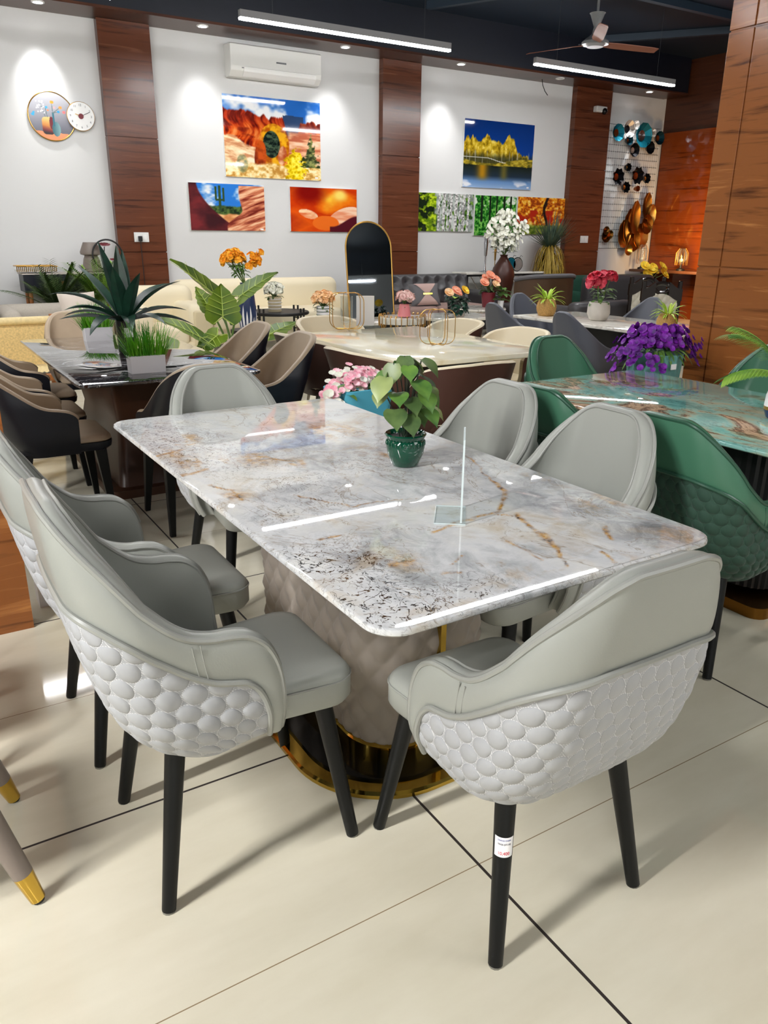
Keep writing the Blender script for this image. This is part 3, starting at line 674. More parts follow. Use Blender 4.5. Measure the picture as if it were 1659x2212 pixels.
# round wall art with clock
t = thing('wall_clock', 'round wall art of painted vases with a small white clock overlapping it', 'wall clock', (2.11, WY, 2.61))
R0 = .278
def p_vase(u, v):
    A = ramp_np(v, [(.2, (104, 104, 116)), (.6, (156, 156, 164)), (1, (190, 190, 196))])
    A = mixc(A, rgb(224, 144, 100), v < (.20-.06*u)); 
    A = mixc(A, ramp_np(v+.2*(u-.4), [(.14, (30, 30, 34)), (.2, (110, 34, 40)), (.3, (200, 130, 60)), (.45, (222, 190, 120))]), ((u-.40)/.13)**4+((v-.30)/.18)**4 < 1)
    A = mixc(A, rgb(110, 30, 40), (((u-.48)/.05)**2+((v-.36)/.13)**2 < 1))
    A = mixc(A, ramp_np(u, [(.5, (50, 100, 110)), (.64, (120, 156, 160))]), ((u-.57)/.09)**2+((v-.24)/.15)**2 < 1)
    A = mixc(A, rgb(40, 104, 120), (np.abs(u-.53) < .022)*(v > .3)*(v < .58))
    for (x0, y0, x1, y1) in ((.53, .57, .52, .76), (.53, .57, .68, .68), (.53, .57, .66, .60), (.36, .48, .28, .74), (.4, .48, .38, .66)):
        tt = np.clip(((u-x0)*(x1-x0)+(v-y0)*(y1-y0))/((x1-x0)**2+(y1-y0)**2), 0, 1); A = mixc(A, rgb(90, 110, 110), np.hypot(u-x0-tt*(x1-x0), v-y0-tt*(y1-y0)) < .007)
    for x, y, r, c in ((.53, .79, .04, (238, 150, 40)), (.70, .69, .038, (236, 150, 70)), (.65, .60, .03, (40, 150, 200)), (.77, .60, .035, (240, 120, 120)), (.40, .68, .03, (60, 160, 210)), (.57, .68, .025, (236, 160, 160)), (.43, .62, .022, (230, 130, 80)), (.10, .52, .035, (50, 160, 210)), (.12, .56, .025, (50, 160, 210))):
        A = mixc(A, rgb(*c), np.hypot(u-x, (v-y)*1.2) < r)
    rs = np.random.RandomState(4)
    for k in range(22): A = mixc(A, rgb(250, 250, 250), np.hypot(u-(.19+.16*rs.rand()), v-(.56+.24*rs.rand())) < .014)
    return A
nx = 120; u, v = np.meshgrid(np.linspace(0, 1, nx), np.linspace(0, 1, nx), indexing='ij')
m = MB().grid(lambda a, b: ((a*2-1)*R0, -.03, R0+(b*2-1)*R0), nx, nx)
ok = [(a*2/(nx-1)-1)**2+(b*2/(nx-1)-1)**2 < .985 for a in range(nx) for b in range(nx)]
m.f = [q for q in m.f if all(ok[i] for i in q)]
m.build('art_print', 'clock_print', t, colors=lin(p_vase(u, v)).reshape(-1, 4))
ring = lambda r, x, z, y, n=48: [(x+r*cos(2*PI*i/n), y, z+r*sin(2*PI*i/n)) for i in range(n)]
MB().tube(ring(R0, 0, R0, -.025), .008, 8, True).build('art_rim', 'gold_soft', t)
m = MB(); m.prism([(p[0], p[2]) for p in ring(R0-.004, 0, R0, 0)], -.028, -.002, 'y'); m.build('art_back', 'grey_plastic', t, smooth=False)
cxk, czk, rk = .345, .30, .165
m = MB(); m.prism([(p[0], p[2]) for p in ring(rk, cxk, czk, 0)], -.07, -.032, 'y'); f = m.build('clock_face', 'white_paint', t, smooth=False)
MB().tube(ring(rk, cxk, czk, -.06), .007, 8, True).build('clock_rim', 'gold_soft', t)
MB().prism([(p[0], p[2]) for p in ring(.032, cxk, czk, 0, 20)], -.078, -.071, 'y').build('clock_hub', 'maroon_pot', t, smooth=False)
h = MB(); h.box((0, 0, 0), (.125, .004, .006)); o = h.build('minute_hand', 'text_dark', t, smooth=False); o.location = (cxk+.055, -.074, czk+.027); o.rotation_euler = (0, -.45, 0)
h = MB(); h.box((0, 0, 0), (.08, .004, .008)); o = h.build('hour_hand', 'gold_soft', t, smooth=False); o.location = (cxk-.03, -.074, czk+.012); o.rotation_euler = (0, .3, 0)
for k in range(12):
    a = PI/2-2*PI*(k+1)/12; text_mesh(str(k+1), .036, 'text_dark', f, 'numeral', (cxk+.128*cos(a), -.0715, czk+.128*sin(a)), (PI/2, 0, 0))

# sockets and camera
def socket(label, x, z, y):
    t = thing('wall_socket', label, 'socket', (x, y, z)); MB().box((0, -.006, 0), (.20, .012, .125)).build('plate', 'white_plastic', t, smooth=False, bevel=.003)
    m = MB(); m.box((.045, -.014, 0), (.05, .005, .07)); m.box((-.045, -.014, 0), (.05, .005, .07)); m.build('switch_rocker', 'white_paint', t, smooth=False); return t
socket('white socket plate with a black plug on the left wood column', 3.07, 1.46, 11.38)
socket('white socket plate on the right wood column', 11.45, 1.48, 11.38)
t = thing('power_plug', 'black plug and cord hanging from the white socket plate', 'plug', (3.045, 11.355, 1.44))
MB().box((0, -.01, 0), (.05, .04, .07)).build('plug_body', 'black_matte', t, smooth=False, bevel=.006)
MB().tube([(0, -.012, -.03), (0, -.014, -.2), (.005, -.012, -.7), (0, -.01, -1.2)], .005, 6).build('cord', 'black_matte', t)
t = thing('security_camera', 'small white security camera on the right wood column', 'camera', (11.52, 11.38, 3.70))
MB().box((0, -.05, 0), (.26, .1, .1)).build('mount', 'white_plastic', t, smooth=False, bevel=.015)
MB().sphere((.06, -.1, -.03), .055, 14).build('lens_dome', 'black_gloss', t)
tag(MB().tube([(10.05, 11.3, 4.06), (10.06, 11.28, 3.95), (10.10, 11.26, 3.86), (10.16, 11.25, 3.80)], .007, 6).build('loose_wire', 'black_matte'), 'short black wire dangling from the soffit beside the unlit downlight', 'wire')

# wire grid with metal wall flowers
t = thing('wire_grid_panel', 'white wire display grid on the wall behind the metal flowers', 'display grid', (12.65, WY-.008, 1.32))
m = MB()
for i in range(26): m.tube([(-.72+1.44*i/25, 0, 0), (-.72+1.44*i/25, 0, 2.2)], .004, 5)
m.build('upright_wires', 'white_paint', t)
m = MB()
for i in range(20): m.tube([(-.72, .006, 2.2*i/19), (.72, .006, 2.2*i/19)], .0065, 5)
m.build('cross_wires', 'grey_plastic', t)
mat('wf_teal', (34, 150, 178), .22, .7); mat('wf_dteal', (16, 62, 78), .22, .7); mat('wf_black', (24, 24, 28), .2, .7); mat('wf_pearl', (214, 208, 202), .2, .7); mat('wf_bronze', (160, 92, 46), .25, .9)
def dish(m, c, r, n=12, depth=.09, inner=.38, rag=0, rnd=random):
    rg = []
    for k in range(n):
        a = 2*PI*k/n; rr = r*(1+rag*(1 if k % 2 else -1)); rg.append((cos(a), sin(a), rr))
    rings = [[(c[0]+x*q*r_, c[1]-y_, c[2]+z*q*r_) for x, z, r_ in rg] for q, y_ in ((.1, .012), (inner, .012), (1, depth), (.98, depth-.012), (inner, .0), (.1, 0))]
    m.loft(rings)
def wall_flower(label, specs, group):
    o = at(*specs[0][:2], y=WY-.07); t = thing('metal_wall_flower', label, 'wall decoration', o, 0, group)
    for px, py, rp, m1, m2, rag in specs:
        p = at(px, py, y=WY-.08)-o; r = rp/112
        m = MB(); dish(m, p, r, 10 if not rag else 16, .10, .42, rag); q = m.build('dish', m1, t, smooth=False)
        m = MB(); dish(m, p-Vector((0, .016, 0)), r*.42, 12, .02, .4); m.build('centre', m2, q, smooth=False)
    return t
wall_flower('teal, black and white metal dish flower cluster, topmost on the wire grid', [(1383, 293, 25, 'wf_teal', 'silver', 0), (1328, 287, 17, 'wf_teal', 'wf_bronze', 0), (1352, 279, 17, 'wf_pearl', 'wf_black', 0), (1367, 271, 9, 'wf_pearl', 'wf_black', 0), (1352, 304, 10, 'wf_dteal', 'wf_bronze', 0), (1363, 325, 14, 'wf_black', 'wf_pearl', 0), (1397, 320, 13, 'wf_black', 'wf_black', 0), (1417, 299, 14, 'wf_dteal', 'wf_bronze', 0), (1403, 288, 9, 'wf_pearl', 'wf_black', 0)], 'metal wall flowers')
wall_flower('black and gold ragged metal flower cluster, middle of the wire grid', [(1370, 380, 17, 'wf_black', 'wf_bronze', .12), (1328, 382, 16, 'wf_black', 'wf_bronze', .12), (1350, 362, 8, 'wf_black', 'gold_soft', .12), (1390, 386, 10, 'wf_black', 'gold_soft', .12), (1345, 405, 11, 'wf_black', 'gold_soft', .12), (1370, 408, 6, 'wf_bronze', 'gold_soft', .1)], 'metal wall flowers')
t = thing('metal_wall_flower', 'golden shell shaped metal wall sculpture, lowest on the wire grid', 'wall decoration', at(1352, 485, y=WY-.07), 0, 'metal wall flowers')
o = at(1352, 485, y=WY-.07)
for k, (px, py, rx, rz_, m_) in enumerate(((1355, 490, .20, .34, 'antique_gold'), (1340, 505, .17, .26, 'gold_soft'), (1375, 510, .2, .24, 'gold_soft'), (1358, 520, .18, .2, 'antique_gold'), (1386, 445, .12, .24, 'antique_gold'), (1394, 465, .12, .2, 'gold_soft'), (1384, 485, .15, .18, 'antique_gold'), (1343, 540, .10, .1, 'gold_soft'), (1356, 470, .13, .3, 'antique_gold'))):
    p = at(px, py, y=WY-.07)-o; m = MB(); n = 22
    rg = [[(p.x+q*rx*cos(2*PI*i/n)*(1+.05*(i % 2)), p.y-.03-.012*k-h_, p.z+q*rz_*sin(2*PI*i/n)*(1+.05*(i % 2))) for i in range(n)] for q, h_ in ((.05, .0), (.5, .02), (1, .07), (.99, .06), (.5, .008), (.05, -.01))]
    m.loft(rg); m.build('shell_disc', m_, t)
t = thing('metal_wall_flower', 'small golden metal disc cluster at the left of the wire grid', 'wall decoration', at(1306, 510, y=WY-.07), 0, 'metal wall flowers')
for k, (dx, dz, r) in enumerate(((0, 0, .12), (-.03, .1, .08), (.06, .03, .08))):
    m = MB(); dish(m, (dx, -.02*k, dz), r, 16, .05, .5, .03); m.build('shell_disc', 'antique_gold', t, smooth=False)

# ------------------------------------------------------------------ shell chairs
def crom(pts, k):
    n = len(pts)-1; x = min(max(k*n, 0), n-1e-9); i = int(x); f = x-i
    p = [pts[max(i-1, 0)], pts[i], pts[i+1], pts[min(i+2, n)]]
    return tuple(.5*(2*p[1][c]+(p[2][c]-p[0][c])*f+(2*p[0][c]-5*p[1][c]+4*p[2][c]-p[3][c])*f*f+(3*p[1][c]-p[0][c]-3*p[2][c]+p[3][c])*f**3) for c in range(2))
class Shell:
    def __init__(s, rim, low=None, w=.245, wtop=.20, ztop=.95, rc=.13, yf=.05, yr=-.235, lean=.15, th=.045, zb=.36, ta=.21, tb=.58, zflare=.68, bot_in=.07, bot_h=.14, bow=.012, prof=None):
        s.__dict__.update(locals())
    def W(s, z):
        w = s.w
        if z > s.zflare: w = s.w-(s.w-s.wtop)*min(1.1, (z-s.zflare)/(s.ztop-s.zflare))
        if z < s.zb+s.bot_h: w -= s.bot_in*((s.zb+s.bot_h-z)/s.bot_h)**1.6
        return w
    def YR(s, z):
        if s.prof: return float(np.interp(z, s.prof[0], s.prof[1]))
        y = s.yr
        if z > .42: y -= s.lean*((z-.42)/(s.ztop-.42))**1.1
        if z < s.zb+s.bot_h*.9: y += s.bot_in*.9*((s.zb+s.bot_h*.9-z)/(s.bot_h*.9))**1.6
        return y
    def pos(s, t, z, off=0):
        sg = 1 if t >= 0 else -1; t = abs(t); w = s.W(z)-off; yr = s.YR(z)+off; rc = max(min(s.rc, w*.8)-off*.6, .04); a = w-rc
        if t < s.ta: x = a*t/s.ta; y = yr
        elif t < s.tb: h = (t-s.ta)/(s.tb-s.ta)*PI/2; x = a+rc*sin(h); y = yr+rc*(1-cos(h))
        else: f = (t-s.tb)/(1-s.tb); x = w; y = yr+rc+(s.yf-(yr+rc))*f
        y -= s.bow*max(0, 1-(x/w)**2)
        return Vector((sg*x, y, z))
    def K(s, pts, k):
        t, z = crom(pts, abs(k)); return (t if k >= 0 else -t), z
    def surf(s, A, B, nk, nv, off=0, disp=None, bulge=0):
        """surface between two boundary traces A (top) and B (bottom), k in [-1,1]"""
        def fn(a, b):
            k = a*2-1; t0, z0 = s.K(A, k); t1, z1 = s.K(B, k) if not callable(B) else B(k)
            t = t0+(t1-t0)*b; z = z0+(z1-z0)*b; p = s.pos(t, z, off)
            if disp or bulge:
                e = 1e-3; n = (s.pos(t+e, z)-s.pos(t-e, z)).cross(s.pos(t, z+e)-s.pos(t, z-e))
                n = n.normalized() if n.length > 0 else Vector((0, 0, 1))
                h = (disp(t, z, b) if disp else 0)+bulge*(4*b*(1-b))**.6
                p = p+n*h
            return p
        return MB().grid(fn, nk, nv)
    def rim_pts(s, A, n, off, lift=0):
        out = []
        for i in range(n):
            k = i/(n-1)*2-1; t, z = s.K(A, k); out.append(s.pos(t, z, off)+Vector((0, 0, lift)))
        return out
    def cap(s, A, n, th, m=6, rise=.014):
        O = s.rim_pts(A, n, 0); I = s.rim_pts(A, n, th); rings = []
        for i in range(n):
            T = O[min(i+1, n-1)]-O[max(i-1, 0)]; D = I[i]-O[i]; N = D.cross(T); N = N.normalized() if N.length > 1e-8 else Vector((0, 0, 1))
            if N.z < -.2: N = -N
            rings.append([O[i]+D*(j/m)+N*rise*sin(PI*j/m)**.7 for j in range(m+1)])
        return MB().grid(lambda a, b: rings[round(a*(n-1))][round(b*m)], n, m+1)
def quilt(w_, h_, cell=.052, row=.042, amp=.006):
    def d(t, z, b):
        u = t*w_; r = z/row; best = 9
        for j in (math.floor(r), math.floor(r)+1):
            o = .5 if j % 2 else 0; q = u/cell-o; fu = (q-round(q))*cell/(cell*.5); fv = (r-j)*row/(row*.62)
            best = min(best, fu*fu+fv*fv)
        e = min(1, 8*b)*min(1, 9*(1-b)+.15)
        return amp*(max(0, 1-best)**.5)*e
    return d
def seat_cushion(wb, wf, y0, y1, z0, z1, r=.06, crown=.012, n=6):
    def ring(ins, z):
        out = []
        for x, y in rrect(1, 1, .16, n):
            yy = lerp(y0, y1, y+.5); ww = lerp(wb, wf, (y+.5)); out.append((x*2*(ww-ins), yy*(1)-ins*y*2, z))
        return out
    m = MB(); R = [(.03, z0), (.008, z0+.006), (0, z0+.02), (0, z1-.032), (.003, z1-.016), (.012, z1-.005), (.03, z1)]
    rings = [ring(i, z) for i, z in R]
    for f in (.06, .10, .14, .18): rings.append(ring(f, z1+crown*(1-((.2-f)/.2)**2)))
    return m.loft(rings), ring(.0005, z1-.026)
def leg_set(root, pts, mt='leg_black', r0=.0235, r1=.0165, foot=None, glide=True, n=14):
    out = []
    for a, b in pts:
        o = MB().cyl(a, b, r0, r1, n).build('leg', mt, root, angle=.9); out.append(o)
        if glide: MB().cyl((b[0], b[1], .0), (b[0], b[1], .006), r1*.95, None, 12).build('glide', 'glide', o, angle=.6)
    return out
RIM_A = [(0, .948), (.15, .948), (.28, .946), (.355, .932), (.415, .902), (.47, .866), (.53, .822), (.58, .778), (.63, .732), (.675, .697), (.72, .674), (.78, .661), (.84, .657), (.90, .645), (.955, .607), (.99, .53), (1.0, .39)]
LOW_A = [(0, .765), (.15, .765), (.28, .763), (.36, .756), (.43, .743), (.49, .724), (.55, .697), (.60, .667), (.645, .637), (.685, .611), (.725, .590), (.77, .572), (.82, .562), (.87, .551), (.91, .518), (.93, .46), (.925, .392)]
_pz = np.linspace(.34, 1.0, 67); _py = np.interp(_pz, (.34, .36, .39, .42, .46, .52, .60, .70, .80, .95, 1.0), (-.165, -.19, -.225, -.25, -.278, -.308, -.333, -.354, -.368, -.385, -.39)); ARM_PROF = (_pz, np.convolve(np.pad(_py, 2, mode='edge'), np.ones(5)/5, 'valid'))
def arm_chair(name, label, cat, cols, loc, rz, group, scale=None):
    s = Shell(RIM_A, LOW_A, w=.262, wtop=.213, zflare=.70, rc=.11, ta=.31, tb=.61, bot_in=.05, bot_h=.12, prof=ARM_PROF); root = thing(name, label, cat, loc, rz, group, scale)
    lea, pip, vel = cols
    nk = 121
    s.surf(RIM_A, LOW_A, nk, 8, bulge=.006).build('outer_band', lea, root)
    bot = lambda k: ((lambda t, z: (t*.995, .36+.034*sstep(.45, .95, abs(t))))(*s.K(LOW_A, k)))
    q = s.surf(LOW_A, bot, 201, 44, disp=quilt(.60, 1, .052, .040, .0045)); uvs = []
    for i in range(201):
        k = i/200*2-1; (t0, z0), (t1, z1) = s.K(LOW_A, k), bot(k)
        uvs += [((t0+(t1-t0)*j/43)*.60, z0+(z1-z0)*j/43, 0) for j in range(44)]
    q.build('quilted_shell', vel, root, angle=3, quilt=uvs)
    inn = lambda k: ((lambda t, z: (t, min(z-.002, .43)))(*s.K(RIM_A, k)))
    m = s.surf(RIM_A, inn, nk, 12, off=.045); m2 = s.cap(RIM_A, nk, .045); m.add(m2.v, m2.f)
    m.build('backrest', lea, root)
    m = MB().tube(s.rim_pts(RIM_A, 161, .003, .007), .0072, 8); m.tube(s.rim_pts(RIM_A, 161, .043, .005), .0048, 8)
    m.tube(s.rim_pts(LOW_A, 161, -.005), .0072, 8); m.build('piping', pip, root)
    # arm seam: two raised bands across the leather
    for sg in (-1, 1):
        m = MB()
        for dt in (-.012, .012):
            m.tube([s.pos(sg*(.735+dt), z, -.005) for z in (.668, .64, .615, .588)], .0016, 6)
        m.build('seam', pip, root)
    # underside
    m = MB().loft([[s.pos(t, .362+.03*sstep(.45, .95, abs(t)), .004) for t in np.linspace(-.92, .92, 41)], [s.pos(t, .375+.03*sstep(.45, .95, abs(t)), .08) for t in np.linspace(-.92, .92, 41)]], cap=True)
    m.build('underside', 'black_matte', root)
    m, rg = seat_cushion(.170, .208, -.165, .275, .372, .47)
    se = m.build('seat', lea, root)
    MB().tube(rg, .0032, 6, True).build('seat_seam', pip, se)
    leg_set(root, [((sx*.165, y0, .375), (sx*.217, y1, .003)) for y0, y1 in ((-.185, -.247), (.19, .245)) for sx in (-1, 1)])
    return root
GREY = ('leather_grey', 'piping_grey', 'velvet_grey')
GC = 'grey dining chairs around the main table'
c3 = arm_chair('dining_chair', 'grey dining chair seen from behind in the right foreground, price sticker on its rear leg', 'chair', GREY, (1.10, 1.195, 0), 0, GC)
FX = -PI/2   # facing +x
c1 = dup(c3, 'grey dining chair in the left foreground with its scalloped quilted side fully shown', (.565, 1.672, 0), FX-.01, (1, 1, 1.045))
dup(c3, 'grey dining chair behind the left foreground chair, cut by the left photo edge', (.545, 2.30, 0), FX, (1, 1, 1.03))
dup(c3, 'grey dining chair at the far end of the main table, facing the camera', (1.20, 3.055, 0), PI, (1, 1, .98))
dup(c3, 'grey dining chair right of the main table, in front of the near green chair', (1.665, 1.80, 0), PI/2)
dup(c3, 'farther grey dining chair on the right side of the main table', (1.665, 2.36, 0), PI/2)
# price stickers
def tag_patch(root, c, r, z0, z1, a0, a1):
    m = MB().grid(lambda u, v: (c(lerp(z0, z1, v))[0]+r(lerp(z0, z1, v))*cos(lerp(a0, a1, u)), c(lerp(z0, z1, v))[1]+r(lerp(z0, z1, v))*sin(lerp(a0, a1, u)), lerp(z0, z1, v)), 12, 4)
    return m.build('price_sticker', 'label_white', root, recalc=False)
def leg_c(x0, y0, x1, y1): return lambda z: (lerp(x1, x0, z/.375), lerp(y1, y0, z/.375))
lc = leg_c(-.165, -.185, -.217, -.247); lr = lambda z: lerp(.0165, .0235, z/.375)+.0008
def stickers(root, z0, a0, rows):
    st = tag_patch(root, lc, lr, z0, z0+.044, a0-.98, a0+.98)
    for body, size, z, m in rows:
        o = text_mesh(body, size, m, st, 'sticker_text', (0, 0, 0), (0, 0, 0), .0002)
        for v in o.data.vertices:
            zz = z0+z+v.co.y; p = lc(zz); r = lr(zz)+.0004+v.co.z; a = a0+v.co.x/r; v.co = (p[0]+r*cos(a), p[1]+r*sin(a), zz)
ROWS = (('DINING CHAIR', .0044, .0375, 'text_blue'), ('105/25 (ST-1/2)', .0048, .0290, 'text_dark'), ('10,400', .0098, .0085, 'text_red'))
stickers(c3, .262, -2.2, ROWS); stickers(c1, .300, -.35, ROWS[1:])

GG = 'green dining chairs around the turquoise table'
GREENMAP = {'outer_band': 'leather_green', 'quilted_shell': 'velvet_green', 'backrest': 'leather_green', 'piping': 'piping_green', 'seam': 'piping_green', 'seat': 'leather_green', 'seat_seam': 'piping_green'}
def green(label, loc, rz):
    c = copy_tree(c2src); c.location = loc; c.rotation_euler = (0, 0, rz); c['label'] = label; c['group'] = GG; repaint(c, GREENMAP); return c
c2src = [o for o in C.objects if o.get('label', '').startswith('grey dining chair at the far end')][0]
green('green dining chair nearest the right photo edge, its dark quilted back toward the camera', (2.535, 1.685, 0), FX)
green('green dining chair mostly hidden behind the farther grey chair on the right', (2.535, 2.33, 0), FX)
green('green dining chair at the far end of the turquoise table, facing the camera', (3.38, 3.18, 0), PI)
green('green dining chair on the far right side of the turquoise table, behind the palm fronds', (3.90, 2.60, 0), PI/2)

# ---- smooth two tone shell chairs
def shell_chair(name, label, cat, rim, cols, loc, rz, group, seat=(.215, .235, -.22, .27, .40, .475), zb=.38, legs='black', **kw):
    s = Shell(rim, None, zb=zb, **kw); root = thing(name, label, cat, loc, rz, group); outc, inc, legc = cols; nk = 81
    bot = lambda k: ((lambda t, z: (t*.985, zb))(*s.K(rim, k)))
    s.surf(rim, bot, nk, 14).build('outer_shell', outc, root)
    inn = lambda k: ((lambda t, z: (t, min(z-.002, .44)))(*s.K(rim, k)))
    m = s.surf(rim, inn, nk, 12, off=s.th); m2 = s.cap(rim, nk, s.th, 6, .012); m.add(m2.v, m2.f); m.build('backrest', inc, root)
    wb, wf, y0, y1, z0, z1 = seat
    m, rg = seat_cushion(wb, wf, y0, y1, z0+.03, z1); m.build('seat', inc, root)
    m = MB()
    m.loft([[(x*2*lerp(wb, wf, y+.5)*q, lerp(y0, y1, y+.5)*q, z) for x, y in rrect(1, 1, .16, 6)] for q, z in ((.93, z0-.012), (.99, z0+.002), (1.01, z0+.034))])
    m.build('seat_base', outc, root)
    if legs == 'taper':
        for sx in (-1, 1):
            for y0_, y1_ in ((-.17, -.25), (.2, .23)):
                m = MB(); a = Vector((sx*.18, y0_, z0)); b = Vector((sx*.215, y1_, 0)); 
                q = lambda p, w_, d: [(p.x-w_, p.y-d, p.z), (p.x+w_, p.y-d, p.z), (p.x+w_, p.y+d, p.z), (p.x-w_, p.y+d, p.z)]
                m.loft([q(b, .014, .014), q(a, .026, .03)]); m.build('leg', legc, root, smooth=False, bevel=.003)
    else: leg_set(root, [((sx*.17, y0_, z0), (sx*.215, y1_, .002)) for y0_, y1_ in ((-.17, -.23), (.19, .235)) for sx in (-1, 1)], legc, .018, .011, glide=False)
    return root
RIM_B = [(0, .90), (.15, .90), (.28, .896), (.355, .880), (.42, .852), (.48, .815), (.54, .770), (.595, .724), (.645, .684), (.70, .652), (.76, .634), (.83, .625), (.90, .612), (.95, .585), (.955, .545), (.93, .49), (.89, .42)]
BG = 'beige and navy dining chairs around the black marble table'
b1 = shell_chair('dining_chair', 'beige and navy dining chair at the left, its dark outer side and seat fully shown', 'chair', RIM_B, ('navy_leather', 'beige_leather', 'leg_black'), (.64, 4.52, 0), FX, BG,
                 legs='taper', w=.265, wtop=.215, ztop=.90, rc=.11, yf=.12, lean=.17, th=.036, zflare=.66, bot_in=.05, ta=.27, tb=.55)
dup(b1, 'beige and navy dining chair on the left, behind the nearest left one', (.64, 5.17, 0), FX)
dup(b1, 'beige and navy dining chair farthest along the left side of the black marble table', (.72, 5.86, 0), FX)
dup(b1, 'beige and navy dining chair right behind the far grey chair, its back to the camera', (1.27, 4.07, 0), 0)
dup(b1, 'beige dining chair at the far end of the black marble table beside the rattan bench', (1.22, 6.42, 0), PI)
dup(b1, 'beige and navy dining chair on the right of the black marble table, nearer of two', (1.87, 4.66, 0), PI/2)
dup(b1, 'beige and navy dining chair on the right of the black marble table, farther of two', (1.87, 5.38, 0), PI/2)
RIM_C = [(0, .815), (.12, .815), (.24, .812), (.34, .805), (.44, .79), (.52, .775), (.60, .75), (.68, .73), (.76, .70), (.84, .67), (.90, .65), (.94, .62), (.95, .57), (.94, .52), (.92, .47), (.90, .43), (.88, .40)]
CG = 'cream and brown dining chairs around the ivory table'
k1 = shell_chair('dining_chair', 'brown backed cream chair right of the green potted plant, at the ivory table', 'chair', RIM_C, ('brown_leather', 'cream_leather', 'steel'), (2.86, 3.86, 0), 0, CG,
                 w=.31, wtop=.31, ztop=.815, rc=.2, yf=.02, lean=.13, th=.035, zflare=.8, bot_in=.05, seat=(.23, .25, -.22, .25, .40, .475))
dup(k1, 'brown backed cream chair behind the pink flowers in the teal planter', (2.72, 4.42, 0), FX+.06)
dup(k1, 'brown backed cream chair at the far left side of the ivory table', (2.74, 5.27, 0), FX)
dup(k1, 'cream chair at the far end of the ivory table, behind the left wire vase', (3.25, 6.04, 0), PI)
dup(k1, 'cream chair right of the ivory table, just left of a green chair', (3.97, 4.76, 0), PI/2)
dup(k1, 'cream chair on the right side of the ivory table, behind the right wire vase', (3.95, 5.55, 0), PI/2)
RIM_D = [(0, .90), (.10, .90), (.19, .895), (.25, .88), (.32, .84), (.39, .79), (.46, .735), (.53, .685), (.60, .645), (.68, .612), (.78, .59), (.86, .575), (.92, .565), (.95, .545), (.955, .51), (.94, .46), (.91, .42)]
DG = 'slate dining chairs around the white marble table'
d1 = shell_chair('dining_chair', 'slate grey dining chair in front of the white marble table, nearest one', 'chair', RIM_D, ('slate_leather', 'slate_leather', 'leg_black'), (5.24, 5.0, 0), FX, DG,
                 w=.265, wtop=.2, ztop=.90, rc=.14, yf=.12, lean=.15, th=.04, zflare=.62, bot_in=.05)
dup(d1, 'slate grey dining chair left of the white marble table, farther one, below the pink flowers', (5.30, 6.02, 0), FX)
dup(d1, 'slate grey dining chair behind the left straw pot on the white marble table', (6.08, 6.60, 0), PI)
dup(d1, 'slate grey dining chair behind the right straw pot, in front of the diamond quilted chair', (6.62, 5.84, 0), PI/2)

# ------------------------------------------------------------------ tables
def slab(name, w_, d_, z0, z1, r, m, parent, e=.006, n=8, grid=None):
    mb = MB(); rings = []
    for ins, z in ((e*1.4, z0), (e*.4, z0+e*.5), (0, z0+e), (0, z1-e), (e*.3, z1-e*.3), (e, z1)):
        rings.append([(x, y, z) for x, y in rrect(w_-2*ins, d_-2*ins, max(r-ins, .002), n)])
    return mb.loft(rings).build(name, m, parent, angle=.5)
# main table
TZ = .76
t = thing('dining_table', 'long glossy stone dining table with grey, black and gold veining in the foreground', 'table', (1.228, 2.24, 0), math.radians(.45))
TW, TL = 1.055, 2.165
slab('tabletop', TW, TL, TZ-.022, TZ-.0012, .075, 'stone_main', t, .007)
top = [o for o in t.children if o.name.startswith('tabletop')][0]
ca = top.data.color_attributes.new('Col', 'FLOAT_COLOR', 'POINT')
ca.data.foreach_set('color', np.tile([0, .3, .2, 1], len(top.data.vertices)).astype(np.float32))
nx, ny = 150, 300
gx, gy = np.meshgrid(np.linspace(0, 1, nx), np.linspace(0, 1, ny), indexing='ij')
X = (gx-.5)*(TW-.016); Y = (gy-.5)*(TL-.016)
# keep the corners round by squeezing the outer rows
rr = .068; hx, hy = (TW-.016)/2, (TL-.016)/2
ix = np.abs(Y)-(hy-rr); lim = np.where(ix > 0, hx-rr+np.sqrt(np.maximum(rr*rr-np.minimum(ix, rr)**2, 0)), hx); X = X*lim/hx
def seg(pts, wd, jit, seed):
    """mask around a wandering polyline in table coordinates"""
    jx = X+jit*(fbm(gx, gy, 14, 28, seed)-.5); jy = Y+jit*(fbm(gx, gy, 14, 28, seed+50)-.5); best = np.full(X.shape, 9.0)
    for (a, b), (c, d) in zip(pts[:-1], pts[1:]):
        L2 = (c-a)**2+(d-b)**2; tt = np.clip(((jx-a)*(c-a)+(jy-b)*(d-b))/L2, 0, 1); best = np.minimum(best, np.hypot(jx-a-tt*(c-a), jy-b-tt*(d-b)))
    return np.clip((wd-best)/(wd*.7), 0, 1)
def tp(px, py): p = at(px, py, z=TZ); return (p.x-1.228, p.y-2.24)
gold_m = np.zeros(X.shape)
